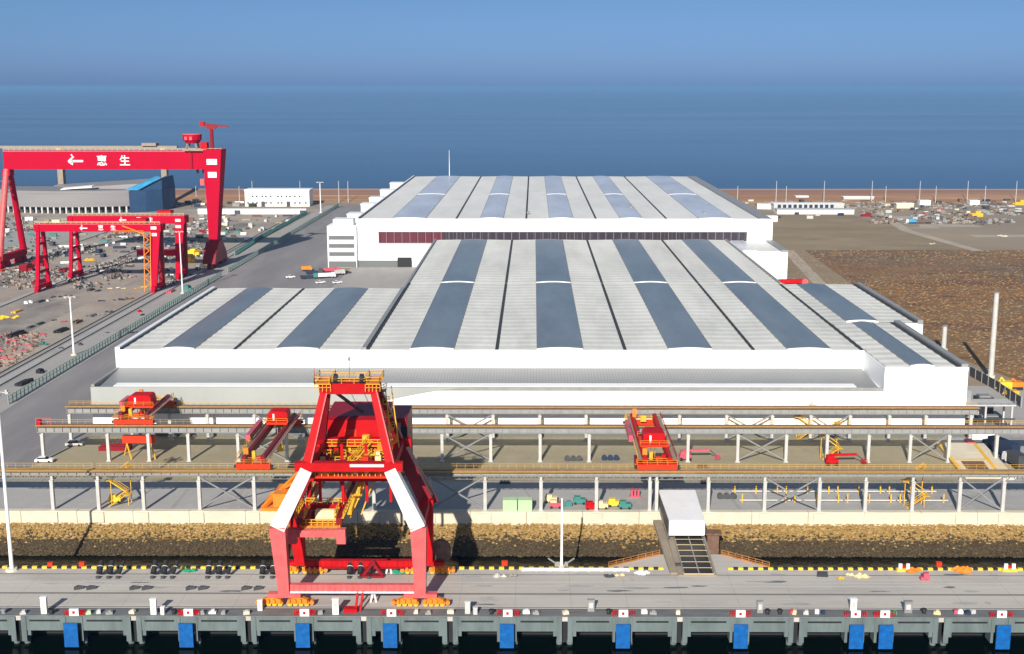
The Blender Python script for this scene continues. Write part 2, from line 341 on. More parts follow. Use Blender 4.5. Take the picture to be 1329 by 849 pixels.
# ---- quay deck, its face and the sea wall
QF = 221.6
uq = [at(x, 800, 0).x for x in (-128, 23, 173, 322, 472, 584, 733, 882, 1033, 1220, 1371)]
b = MB()
b.box(-160, 170, QF, 246.6, -.9, 0, 0)
b.box(-160, 170, 246.0, 246.6, -9, -.9, 1)
b.box(-160, 170, QF+5, QF+5.6, -9, -.9, 2)  # black sheet below the deck: its shade put in as colour
fx = [94, 243, 394, 507, 658, 808, 960, 1109, 1147, 1298]
fX = [at(x, 806, -.8).x for x in fx]
for i in range(len(uq)-1):
    x0, x1 = uq[i]+.55, uq[i+1]-.55
    b.box(x0, x1, QF-.15, QF+1.2, -2.9, -.012, 1)                # beam
    for a, c in ((x0, x0+.95), (x1-.95, x1)):
        b.box(a, c, QF-.3, QF+2.4, -5.1, -.02, 1); b.box(a+(.0 if a == x0 else -.7), c+(.7 if a == x0 else 0), QF+.05, QF+2, -4.0, -2.85, 1)
        b.tube(((a+c)/2, QF+1, -9), ((a+c)/2, QF+1, -5), .6, n=10, m=1)
    b.box(x0-1.1, x0-.05, QF+.8, QF+2, -5.6, -.9, 2)
    for X in fX:
        if x0 < X < x1:
            b.box(X-1.9, X-1.4, QF-.3, QF+2.4, -5.0, -.03, 1); b.box(X+1.35, X+1.85, QF-.3, QF+2.4, -5.0, -.03, 1)
            b.tube((X+1.6, QF+1, -9), (X+1.6, QF+1, -4.9), .5, n=10, m=1)
    n = [X for X in fX if x0 < X < x1]
    cuts = [x0+1.6] + [v for X in n for v in (X-2.6, X+2.6)] + [x1-1.6]
    for j in range(0, len(cuts)-1, 2):
        if cuts[j+1]-cuts[j] > 2: b.box(cuts[j], cuts[j+1], QF-.2, QF-.1, -1.05, -.7, 2)     # dark drain slot
struct('quay_deck', b, [M['conc'], M['conc_face'], M['dark']])
b = MB(); b.box(-160, 170, QF+.1, QF+3.6, 0.002, .02); struct('quay_edge_strip', b, M['dark_strip'])
b = MB()
for y in (225.2, 226.0, 232.3, 232.7, 242.4): b.box(-160, 170, y-.09, y+.09, 0, .035)
struct('quay_rails', b, M['dkgrey'])
b = MB()
b.box(-160, 170, 236.4, 236.75, 0.0, .012); b.box(-160, 170, 238.3, 238.45, 0, .012)
b.box(-160, 170, 226.3, 226.45, 0.0, .014)
struct('quay_line', b, M['steel_white'])
b = MB(); x = -150.; i = 0
while x < 165:
    if not (27 < x < 41): b.box(x, x+1.05, 245.3, 245.9, 0, .42, i % 2)
    x += 1.05; i += 1
struct('quay_kerb', b, [M['yellow_b'], M['dark']])
b = MB(); x = -158.
while x < 168: b.box(x, x+.07, QF+3.7, 245.2, 0.001, .006); x += 11.03
struct('quay_joints', b, mat('joint filler', (.32, .305, .285), .9))
rs = random.Random(11)
for k in range(34):
    x, y = rs.uniform(-105, 105), rs.uniform(227, 244); a, c = rs.uniform(.5, 3.2), rs.uniform(.2, .7)
    if abs(x-34) < 5 and y > 240: continue
    mb = MB(); mb.face([(x+a*math.cos(t)*(.6+.6*rs.random()), y+c*math.sin(t)*(.6+.6*rs.random()), .007+.0004*k) for t in [i*math.pi/6 for i in range(12)]]); struct('deck_stain', mb, [M['dark_strip'], M['yard_conc'], M['verge']][k % 3])
# ramp apron on the quay's rear edge
b = MB(); b.prism([(16, 246.6), (50, 246.6), (42, 254), (27, 254)], 'z', -.8, .0); struct('ramp_apron', b, M['conc'])
# sea wall
b = MB(); xs = -160.
while xs < 170:
    x1 = xs + 13.2; b.box(xs+.05, x1-.05, 275.2, 276.8, -1.4, 2.12 + (.0 if int(xs) % 2 else .03)); xs = x1
for x in (-113.1,-102.2,-91.7,-78.7,-65.6,-50.5,-37.5,-24.4,-11.3,1.8,14.8,27.8,41.3,54.3,67,78.8,89.5,100.2,110.2): b.box(x-1.4, x+1.4, 274.85, 275.3, -.6, 1.9)
seawall = part('sea_wall', b, M['conc_pale'], shift=(0, 276, -1.4)); tag(seawall, 'long pale concrete sea wall on top of the rubble slope', 'wall')
# rubble slope
b = MB(); nx = 330
for i in range(nx):
    x0, x1 = -160+i, -159+i
    b.face([(x0, 275.6, -.9), (x1, 275.6, -.9), (x1, 271.5, -3.4), (x0, 271.5, -3.4)], 0)
    b.face([(x0, 271.5, -3.4), (x1, 271.5, -3.4), (x1, 267.0, -6.6), (x0, 267.0, -6.6)], 1)
struct('revetment', b, [M['rock_top'], M['rock_low']])
b = MB()
for k in range(22000):
    t = rnd.random(); x = rnd.uniform(-150, 165); y = 275.4 - 8.0*t; z = -.9 - 5.4*t
    tide = .40 + rnd.gauss(0, .13)
    b.blob((x, y, z+.1), rnd.uniform(.16, .42)*(1.5 if rnd.random()<.06 else 1), (1.1, .9, .75), m=(0 if t < tide else 1) if rnd.random() < .6 else (2 if t < tide else 3))
o = struct('rubble_stones', b, [M['rock_top'], M['rock_low'], mat('pale tan stone', (.38, .26, .115), .9), mat('mossy brown stone', (.085, .065, .035), .85)], 'stuff')

# ---- reeds: a ragged stand of dry stems and clumps
b = MB(); rr = random.Random(3)
for k in range(32000):
    y = 745 - (745-405)*rr.random()**1.0; x = rr.uniform(135 + (0 if y > 500 else (500-y)*.35), 150 + y*.48)
    if y < 490 and x < 160: continue
    s_ = rr.uniform(.3, 1.1); h = s_*rr.uniform(.2, .5); a = rr.random()*3.14
    c, d = math.cos(a)*s_, math.sin(a)*s_*.6
    n = len(b.v); b.v += [(x-c, y-d, 2), (x+c, y+d, 2), (x+d*.4, y-c*.4, 2), (x+rr.uniform(-.4, .4), y, 2+h)]
    band = 1.3*math.exp(-((y-560-.25*(x-200))/55.)**2) - 1.5*math.exp(-((y-690)/45.)**2) + .5*math.sin(x*.021+y*.013)+.4*math.sin(y*.06-x*.017)+rr.gauss(0, .55)
    m = 0 if band > .45 else (1 if band > -.55 else 2)
    for f in ((0,1,3), (1,2,3), (2,0,3)): b.f.append(tuple(n+i for i in f)); b.m.append(m)
struct('reeds', b, [mat('rust reed', (.27, .145, .055), .95), mat('straw reed', (.25, .18, .10), .95), mat('purple brown reed', (.16, .10, .075), .95)], 'stuff')

# ---- the air
b = MB(); b.box(-26000, 26000, -400, 41000, -9, 106)
hz = struct('haze', b, [], 'stuff')
hm = bpy.data.materials.new('sea haze'); hm.use_nodes = True; hn = hm.node_tree
for n in list(hn.nodes):
    if n.type == 'BSDF_PRINCIPLED': hn.nodes.remove(n)
pv = hn.nodes.new('ShaderNodeVolumePrincipled'); pv.inputs['Color'].default_value = (.25, .50, .84, 1); pv.inputs['Density'].default_value = HAZE; pv.inputs['Anisotropy'].default_value = .0
hn.links.new(pv.outputs[0], hn.nodes['Material Output'].inputs['Volume'])
hz.data.materials.append(hm)

# ================================================================== FACTORY HALLS
def roof_block(root, x0, x1, y0, y1, zr, valleys, lights, roofm, lightm, rise=.22, end_cap=True, wave=.085):
    """multi gable roof sheet with vaulted skylight strips on the ridges"""
    import bisect
    sky = [(a, c) for a, c in lights if a < x1 and c > x0]
    keys = sorted([(v, 0.) for v in valleys] + [(a, rise) for a, c in sky] + [(c, rise) for a, c in sky])
    ny = max(2, int((y1-y0)/1.1)); b = MB(); n0 = 0
    for j in range(ny+1):
        y = y0 + (y1-y0)*j/ny
        ph = (y-y0) % 6.6 / 6.6
        dz = wave*(1-abs(2*((ph*1.0)**.6)-1)*2)
        for x, h in keys: b.v.append((x, y, zr + .25 + h + dz))
    k = len(keys)
    for j in range(ny):
        for i in range(k-1):
            b.f.append((j*k+i, j*k+i+1, (j+1)*k+i+1, (j+1)*k+i)); b.m.append(0)
    part('roof', b, roofm, root)
    for v in valleys[1:-1]:
        b = MB(); b.box(v-.5, v+.5, y0+.6, y1-.4, zr+.12, zr+.42); part('gutter', b, M['gutter'], root)
    for a, c in sky:
        b = MB(); cap = MB(); n = 8; poly = []
        for i in range(n+1):
            t = i/n; poly.append((a+(c-a)*t, zr + .25 + rise + .15 + .38*math.sin(math.pi*t)))
        ym = y0 + (.5 if end_cap else .0)
        ny2 = max(1, int((y1-1.2-ym)/13.2)); bound = [ym + (y1-1.2-ym)*q/ny2 for q in range(ny2+1)]
        full = poly + [(c, zr+.2), (a, zr+.2)]
        b.prism(full, 'y', ym, y1-1.2)
        sk = part('skylight', b, lightm, root)
        cap.prism([(u-.0, v+.12) for u, v in poly] + [(c+.1, zr+.1), (a-.1, zr+.1)], 'y', ym-.6, ym-.02)
        part('end_cap', cap, M['white'], sk)
        rib = MB()
        for x in (a-.12, c+.02): rib.box(x, x+.18, ym, y1-1.3, zr+.2, zr+.25+rise+.22)
        part('kerb_flashing', rib, M['steel_mid'], sk)

H1 = thing('factory_hall', 'wide white factory hall with striped grey and blue skylight roof behind the crane runways', 'factory hall', (0, 339, 2))
ZR = 22.1
b = MB(); b.box(-125.6, -50, 361.3, 475.5, 2, ZR); b.box(-50, 98.3, 361.3, 631, 2, ZR+.001); b.box(99.0, 122.5, 339, 405.8, 2, ZR); b.box(98.3, 130.4, 405.8, 486.5, 2, ZR)
b.box(98.2, 99.1, 361.3, 405.9, 2, ZR)
part('wall', b, M['white_wall'], H1)
b = MB(); b.box(-125.5, 99.0, 339.1, 361.3, 2, 15.6); part('annex_wall', b, M['white_wall'], H1)
b = MB(); b.box(-125.62, 122.6, 338.9, 339.1, 2, 4.6); part('plinth', b, M['grey_wall'], H1)
b = MB(); pl = [(-125.5, 16.35), (-125.5, 9.4)]
for t in range(17):
    u = t/16; pl.append((-60+u*44, 9.4 + 6.95*(u*u*(3-2*u))**.8))
b.prism(pl, 'y', 338.86, 338.99); part('painted_swoosh', b, M['swoosh'], H1)
b = MB(); b.hexa([(-124.6,340,15.6), (98.4,340,15.6), (98.4,361.2,15.6), (-124.6,361.2,15.6), (-124.6,345.6,15.85), (98.4,345.6,15.85), (98.4,361.2,16.9), (-124.6,361.2,16.9)]); part('annex_roof', b, M['annex_roof'], H1)
b = MB(); b.box(-120, 92, 341.6, 345.4, 15.7, 16.05); part('roof_walkway', b, M['white'], H1)
b = MB(); b.box(-125.52, 99, 338.97, 339.5, 15.4, 16.4); b.box(-125.5, -124.6, 339.5, 361.3, 15.4, 17.0, 1); part('annex_parapet', b, [M['steel'], M['steel']], H1)
b = MB(); b.box(-124.5, 98.4, 339.55, 340.6, 15.61, 15.75); part('annex_gutter', b, M['steel_mid'], H1)
# roofs
roof_block(H1, -123.6, -50.6, 361.4, 475.3, ZR, [-123.6, -89.8, -51.8], [(-111.6, -101.9), (-77.3, -64.6)], M['roof'], M['skylight'])
mv = [-49.4, -11, 27.5, 66, 98.2]; ml = [(-36.9, -24), (1.1, 14.8), (40.5, 53.5), (76.1, 89.1)]
roof_block(H1, -49.4, 98.2, 361.4, 488.6, ZR, mv, ml, M['roof'], M['skylight'])
roof_block(H1, -49.4, 98.2, 489.2, 630.8, ZR, mv, ml, M['roof'], M['skylight'])
roof_block(H1, 99.4, 120, 339.2, 405.7, ZR, [99.4, 120], [(106.3, 112.9)], M['roof'], M['skylight'])
roof_block(H1, 98.8, 128, 406.2, 486.2, ZR, [98.8, 128], [(104.8, 115.5)], M['roof'], M['skylight'])
for x0, x1, y0, y1, zt in ((-125.62, -124.2, 361.28, 475.5, 23.1), (-51.6, -50.2, 361.9, 475.5, 22.95), (-50.9, -50.0, 475.6, 631, 22.9), (98.25, 99.3, 487, 631, 22.9), (120.6, 122.52, 339.3, 405.82, 23.2), (128.6, 130.42, 405.78, 486.5, 23.2)):
    b = MB(); b.box(x0, x1, y0, y1, ZR-.4, zt); b.box(x0+.1, x1-.1, y0+.1, y1-.1, zt, zt+.05, 0); part('parapet', b, M['white_wall_side'] if x0 < -120 else M['steel'], H1)
for x0, x1, y0, y1 in ((-124.2, -123.5, 361.5, 475.3), (-50.2, -49.3, 361.6, 488.5), (97.9, 98.9, 361.9, 486), (119.2, 120.5, 339.4, 405.6), (127.2, 128.5, 406.4, 486)):
    b = MB(); b.box(x0, x1, y0, y1, ZR+.1, ZR+.5); part('gutter', b, M['gutter'], H1)
b = MB(); b.box(-125.63, 99.0, 361.22, 361.4, 21.3, 22.42); b.box(99.0, 122.53, 338.94, 339.18, 21.3, 22.42); part('fascia', b, M['white'], H1)

H2 = thing('assembly_hall', 'taller white hall behind, with long dark window band and skylights pale with sky reflection', 'factory hall', (17, 674, 2))
ZF = 28.3
b = MB(); b.box(-97, 131, 674, 999, 2, ZF); part('wall', b, M['white_wall'], H2)
b = MB(); b.box(-100, -67, 673.8, 674, 2, 5.7); part('plinth', b, M['grey_wall'], H2)
b = MB(); b.box(-75, -67.2, 673.6, 674.05, 2, 7.4); part('door', b, M['dark'], H2)
b = MB(); b.box(-85.2, -50, 673.7, 674.1, 15.4, 21.5); w1 = part('window', b, M['redglass'], H2)
b = MB(); b.box(-50, 117, 673.7, 674.1, 15.4, 21.5); w2 = part('window', b, M['glass'], H2)
b = MB()
for i in range(47): x = -85.2+i*4.3; b.box(x, x+.22, 673.6, 673.75, 15.4, 21.5)
b.box(-85.4, 117.2, 673.58, 673.72, 21.4, 21.75); b.box(-85.4, 117.2, 673.58, 673.72, 15.2, 15.5)
part('mullions', b, M['steel_mid'], w2)
fv = [-95.5, -42.4, -4, 34.2, 72.9, 123.4]; fl = [(-77.6, -59.3), (-29.3, -16.7), (8.7, 21.8), (47.5, 59.8), (90.6, 108.8)]
roof_block(H2, -95.5, 123.4, 674.2, 827.4, ZF, fv, fl, M['roof_far'], M['skylight_sky_tint'], wave=.02)
roof_block(H2, -95.5, 123.4, 828, 998.6, ZF, fv, fl, M['roof_far'], M['skylight_sky_tint'], wave=.02)
b = MB(); b.box(-97.1, -96.1, 673.9, 999.1, ZF-.4, ZF+1.1); part('parapet', b, M['white_wall_side'], H2)
b = MB(); b.box(-96.1, -95.3, 674.4, 998.8, ZF, ZF+.55); part('gutter', b, M['gutter'], H2)
b = MB(); b.box(123.4, 124.3, 674.3, 998.8, ZF, ZF+.75); part('gutter', b, M['steel_mid'], H2)
b = MB(); b.hexa([(124.3,673.9,ZF-.5), (131.1,673.9,ZF-.5), (131.1,999,ZF-.5), (124.3,999,ZF-.5), (124.3,673.9,ZF+.8), (131.1,673.9,ZF+.3), (131.1,999,ZF+.3), (124.3,999,ZF+.8)]); part('side_roof', b, M['steel'], H2)
b = MB(); b.box(-97, 131.12, 673.86, 674.15, ZF-1, ZF+.45); part('fascia', b, M['white'], H2)
b = MB(); b.tube((-67.8, 998, ZF), (-67.8, 998, 49.8), .35, .12, 8); part('mast', b, M['white'], H2)
for x, y in ((-3, 700), (58, 735), (97, 700)): b = MB(); b.cbox((x, y, ZF+.7), 1.6, 2.5, 1.2); part('roof_vent', b, M['steel_mid'], H2)

st = thing('stair_tower', 'white four storey stair tower with dark window bands at the taller hall corner', 'tower', (-105, 674, 2))
b = MB(); b.box(-113, -97.05, 671.5, 686, 2, 25); b.box(-110, -99, 674, 684, 25, 28.4); part('wall', b, M['white_wall'], st)
for z in (8.5, 13, 17.5): b = MB(); b.box(-112.2, -98.2, 671.3, 671.6, z, z+2.2); part('window', b, M['grey_wall'], st)
b = MB(); b.box(-112.5, -97.4, 671.25, 671.6, 2.2, 5.6); part('entrance', b, M['grey_wall'], st)
for i, (x, y) in enumerate(((-103, 725.5), (-103.6, 788), (-104, 832), (-104.4, 895), (-104.8, 960))):
    s_ = thing('roof_stairhouse', f'white stair tower along the taller hall, {ordn(i)} behind the corner tower', 'tower', (x, y, 2), 'stair towers along the left side of the taller hall')
    b = MB(); b.box(x-6, x+6.5, y-6, y+6, 2, 26); part('wall', b, M['white_wall'], s_)
    b = MB(); b.box(x-6.3, x+6.4, y-6.3, y+6.3, 26, 26.8); part('roof', b, M['white'], s_)

an = thing('side_annex', 'small white annex with grey skylight roof beside the taller hall right corner', 'annex', (118, 630, 2))
b = MB(); b.box(99.5, 131, 631, 673.9, 2, 16.4); part('wall', b, M['white_wall'], an)
b = MB(); b.box(99.6, 127, 631.5, 673.5, 16.4, 16.6); part('roof', b, M['roof_far'], an)
b = MB(); b.box(108, 115, 632, 673, 16.6, 17.1); part('skylight', b, M['skylight_sky_tint'], an)
b = MB(); b.box(127.5, 131.1, 630.9, 673.5, 16.2, 17.2); part('parapet', b, M['steel'], an)
rb = thing('boom_lift', 'red boom lift folded flat beside the white annex', 'boom lift', (126, 592, 2))
b = MB(); b.bar((118.5,590,7.4), (131,590,7.6), 1.8, 1.9); part('boom', b, M['red'], rb)
b = MB(); b.tube((131,588.5,7.3), (131,591.5,7.3), 1.5, n=12); part('pivot', b, M['red_pink'], rb)
b = MB(); b.box(122, 130, 588, 592.5, 3, 6.4); part('chassis', b, M['red_dark'], rb)
for x in (123.5, 128.5):
    for y in (587.8, 592.7): b = MB(); b.tube((x,y-.3,3), (x,y+.3,3), 1, n=12); part('wheel', b, M['dark'], rb)

# ================================================================== CRANE RUNWAYS
GX = [-130.4, -113, -102.2, -91.6, -78.4, -65.5, -50.5, -37.4, -24.2, -11.3, 1.8, 14.8, 27.8, 41.0, 54.2, 67.0, 77.8, 88.8, 99.8, 110.0, 122.6]
def runway(label, Y, xs, x0, x1, bays, deep, plate, lattice=None):
    t = thing('crane_runway', label, 'crane runway', (0, Y, 2))
    for x in xs:
        b = MB(); b.box(x-.38, x+.38, Y-.42, Y+.42, 2, 9.4); b.box(x-.28, x+.28, Y+.0, Y+.7, 9.4, 11.78-deep); b.box(x-.6, x+.6, Y-.62, Y+.62, 2, 2.25)
        b.box(x-.46, x+.46, Y-.5, Y+.62, 9.1, 9.42)
        part('column', b, M['steel_white'], t)
    for i in bays:
        a, c = xs[i], xs[i+1]
        for p, q in (((a+.3, Y+.15, 2.6), (c-.3, Y+.15, 11.2-deep)), ((a+.3, Y-.15, 11.2-deep), (c-.3, Y-.15, 2.6))):
            b = MB(); b.bar(p, q, .34, .34); part('brace', b, M['steel_mid'], t)
    b = MB(); b.box(x0, x1, Y-.12, Y+.12, 11.78-deep, 11.78); b.box(x0, x1, Y-.55, Y+.55, 11.78-deep-.14, 11.78-deep); b.box(x0, x1, Y-.5, Y+.5, 11.7, 11.8)
    x = x0
    while x < x1: b.box(x, x+.1, Y-.45, Y+.45, 11.78-deep+.01, 11.69); x += 2.2
    part('girder', b, M['steel'], t)
    b = MB(); b.box(x0, x1, Y-.08, Y+.08, 11.8, 11.98); part('rail', b, M['brown'], t)
    b = MB(); b.box(x0, x1, Y+.55, Y+2.0, 11.62, 11.72)
    b.box(x0, x1, Y-1.15, Y-.51, 11.62, 11.72); part('walkway', b, plate, t)
    b = MB(); b.rail((x0, Y+1.95, 11.72), (x1, Y+1.95, 11.72), 1.15, t=.05); b.rail((x0, Y-1.12, 11.72), (x1, Y-1.12, 11.72), .35, n=int((x1-x0)/4), t=.045)
    part('handrail', b, M['yellow'], t)
    if lattice:
        b = MB()
        for a, c in lattice:
            n = int((c-a)/1.75); z0, z1 = 9.25, 10.55
            for i in range(n):
                u, v = a+(c-a)*i/n, a+(c-a)*(i+1)/n; m_ = (u+v)/2
                b.bar((u, Y+1.6, z1), (m_, Y+1.6, z0), .13); b.bar((m_, Y+1.6, z0), (v, Y+1.6, z1), .13)
            b.bar((a, Y+1.6, z1+.1), (c, Y+1.6, z1+.1), .16); b.bar((a, Y+1.6, z0-.05), (c, Y+1.6, z0-.05), .12)
        part('lattice', b, M['steel_mid'], t)
    return t
YA, YB, YC = 276.3, 315.0, 334.7
A_X = GX[1:12] + [27.3, 28.9] + GX[13:20] + [122.6]
runway('front steel crane runway standing on the sea wall with ochre walkway and lattice underside', YA, A_X, -140, 150, [3, 7, 14, 18], 1.05, M['ochre_walk'],
       [(-128, -92), (-78, -13), (-11, 40), (41.5, 66.5), (110.5, 140)])
runway('middle steel crane runway across the sandy yard with rusty walkway', YB, GX, -131.5, 150, [4, 8, 14, 18], 1.75, M['rust_walk'])
runway('rearmost steel crane runway close in front of the white hall wall', YC, GX, -131, 124.5, [4, 8, 14, 16], 1.75, M['rust_walk'])
t = None
# red buffer posts at the left ends
for i, (Y, l) in enumerate(((YB, 'red end stop with railing on the left end of the middle crane runway'),)):
    t = thing('end_stop', l, 'end stop', (-130.8, Y, 11.8)); b = MB(); b.box(-131.4, -130.4, Y-.6, Y+.6, 11.82, 13.3); part('buffer', b, M['red'], t)
    b = MB(); b.rail((-131.4, Y-.9, 11.8), (-127.5, Y-.9, 11.8), 2.2, t=.1); part('handrail', b, M['red_pink'], t)

# ---- travelling bridge cranes
def bridge(label, xL, xR, y0, y1, ty, tw, tl, shade, cab_left=True):
    t = thing('bridge_crane', label, 'bridge crane', ((xL+xR)/2, y0, 12))
    for y, n in ((y0, 0), (y1, 1)):
        b = MB(); b.box(xL, xR, y-.55, y+.55, 12.25, 13.5)
        for x in (xL+.7, xL+2.2, xR-2.2, xR-.7): b.tube((x, y-.35, 12.35), (x, y+.35, 12.35), .38, n=10)
        o = part('end_carriage', b, M['orange_red'], t)
        b = MB(); b.rail((xL, y-.8, 13.5), (xR, y-.8, 13.5), 1.1, t=.1); b.rail((xL, y+.8, 13.5), (xR, y+.8, 13.5), 1.1, t=.1); part('handrail', b, M['orange'] if n == 0 else M['yellow'], o)
        for x in (xL-.5, xR): b = MB(); b.box(x, x+.5, y-.3, y+.3, 12.5, 13.1); part('buffer', b, M['dark'], o)
    gl, gr = xL+1.3, xR-2.2
    for x in (gl, gr):
        b = MB(); b.box(x, x+1.0, y0-.4, y1+.4, 13.5, 15.2); o = part('girder', b, shade, t)
        b = MB(); b.box(x+.45, x+.6, y0, y1, 15.2, 15.36); part('rail', b, M['brown'], o)
    for x, s_ in ((gl-1.1, -1), (gr+1.05, 1)):
        b = MB(); b.box(x, x+1.0, y0, y1, 14.6, 14.7); o = part('walkway', b, M['tan'], t)
        b = MB(); xx = x+(0 if s_ < 0 else 1.0); b.rail((xx, y0, 14.7), (xx, y1, 14.7), 1.1, t=.08); part('handrail', b, M['yellow'] if s_ < 0 else M['red_dark'], o)
    # trolley: a machinery house with rounded shoulders on a wheeled frame
    b = MB(); b.box(gl+.1, gr+.9, ty-tl/2, ty+tl/2, 15.4, 15.9)
    for x in (gl+.5, gr+.5):
        for y in (ty-tl/2+.6, ty+tl/2-.6): b.tube((x-.2, y, 15.6), (x+.2, y, 15.6), .32, n=10)
    part('trolley_frame', b, M['orange_red'], t)
    xc = (gl+gr+1)/2; h = 2.7; pr = [(xc-tw/2, 15.9), (xc+tw/2, 15.9), (xc+tw/2, 15.9+h-.5), (xc+tw/2-.5, 15.9+h), (xc-tw/2+.9, 15.9+h), (xc-tw/2+.3, 15.9+h-.35), (xc-tw/2, 15.9+h-1.1)]
    b = MB(); b.prism(pr, 'y', ty-tl*.36, ty+tl*.36); o = part('machinery_house', b, M['red'], t)
    b = MB(); b.box(xc-tw*.22, xc-tw*.22+.45, ty-tl*.36-.06, ty-tl*.36-.01, 16.3, 18.0); part('painted_mark', b, M['white'], o)
    for yy in (ty-tl/2, ty+tl/2): b = MB(); b.rail((gl, yy, 15.9), (gr+1, yy, 15.9), 1.1, t=.1); part('trolley_handrail', b, M['orange'], t)
    b = MB(); b.tube((xc-.5, ty, 15.4), (xc-.5, ty, 9), .06, n=6); b.tube((xc+.5, ty, 15.4), (xc+.5, ty, 9), .06, n=6); b.box(xc-.8, xc+.8, ty-.5, ty+.5, 7.6, 9); part('hook_block', b, M['yellow'], t)
    b = MB(); b.box(gl-2.2, gl-1.15, y0+(y1-y0)*.36, y0+(y1-y0)*.72, 14.75, 16.4); part('electrical_cabinet', b, M['pink'], t)
    for k, (dx, dy, a_, h_, mm) in enumerate(((.1, 1.6, 1.1, 1.5, 'orange'), (3.2, 1.4, 1.6, 1.1, 'orange_red'), (1.8, 2.6, .8, 2.0, 'yellow'), (4.6, 2.2, 1.0, 1.4, 'red'), (2.6, (y1-y0)-2.2, 1.5, 1.6, 'yellow'), (.4, (y1-y0)-3.5, 1.0, 2.2, 'orange'))):
        b = MB(); b.box(gl+dx, gl+dx+a_, y0+dy, y0+dy+.9, 13.6 if dx not in (.1, .4) else 15.2, 13.6+h_ if dx not in (.1, .4) else 15.2+h_); part('drive_unit', b, M[mm], t)
    b = MB(); b.prism([(y0+5, 10.6), (y0+7.4, 10.6), (y0+7.9, 13.3), (y0+4.8, 13.3)], 'x', gl-1.4, gl+.9); part('cab', b, M['red_dark'], t)
    return t
bridge('dark red bridge crane with rounded trolley house, spanning behind the portal crane left legs', -69.4, -61.4, YA, YB, 306, 5.2, 6, M['red_dark'])
bridge('bright red bridge crane above the white covered ramp, trolley near its front end', 24.2, 33.6, YA, YB, 287.5, 5.2, 8, M['red'])
bridge('short orange red bridge crane on the two rear runways at far left', -111, -100.6, YB, YC, 322.5, 6.2, 6, M['red_dark'])
# lifted red beam under the left crane, hung tools
t = thing('lifting_beam', 'orange red lifting beam standing in the yard below the left bridge crane', 'lifting beam', (-108, 318, 2))
b = MB(); b.box(-110, -101.5, 317.4, 318.8, 6.2, 8.2); part('beam', b, M['orange_red'], t)
for x in (-109, -102.6):
    for s_ in (-1, 1): b = MB(); b.bar((x, 318.1+s_*.4, 6.2), (x-s_*1.6, 318.1+s_*2, 2.02), .3); part('leg', b, M['yellow'], t)
t = thing('red_beam_stack', 'low dark red steel beam stack left of the orange lifting beam', 'steel beams', (-115, 325, 2))
for k in range(3): b = MB(); b.box(-119+k*.3, -110.5, 324+k*.9, 324.7+k*.9, 2.02, 3.2+.2*k); part('beam', b, M['red_dark'], t)

# ---- access stairs to the runways (yellow zigzag)
def stair(label, x, y, s_=1, top=11.4):
    t = thing('access_stair', label, 'stair tower', (x, y, 2), 'yellow access stairs at the crane runways')
    n = 3; h = (top-2)/n; z = 2; a = -1
    for k in range(n):
        p, q = (x+a*2.2*s_, y+k*1.1, z), (x-a*2.2*s_, y+k*1.1, z+h)
        b = MB(); b.bar(p, q, .95, .16); part('flight', b, M['yellow_b'] if k % 2 else M['yellow'], t)
        b = MB(); b.bar(Vector(p)+Vector((0,-.5,1)), Vector(q)+Vector((0,-.5,1)), .09); b.bar(Vector(p)+Vector((0,.5,1)), Vector(q)+Vector((0,.5,1)), .09); part('handrail', b, M['yellow'], t)
        b = MB(); b.box(q[0]-.9, q[0]+.9, q[1]-.6, q[1]+1.6, z+h-.1, z+h); part('landing', b, M['yellow'], t)
        b = MB(); b.bar((q[0], q[1]+.9, 2), (q[0], q[1]+.9, z+h), .16); part('post', b, M['yellow'], t)
        z += h; a = -a
    return t
stair('yellow zigzag stair behind the front runway at far left', -98.5, 278.6)
stair('yellow zigzag stair behind the front runway near the yellow barrier rows', 90.5, 278.6)
stair('yellow zigzag stair behind the middle runway on the right, over the sand', 79.5, 317.4)
stair('yellow zigzag stair behind the rearmost runway against the white wall on the right', 77.0, 336.4)

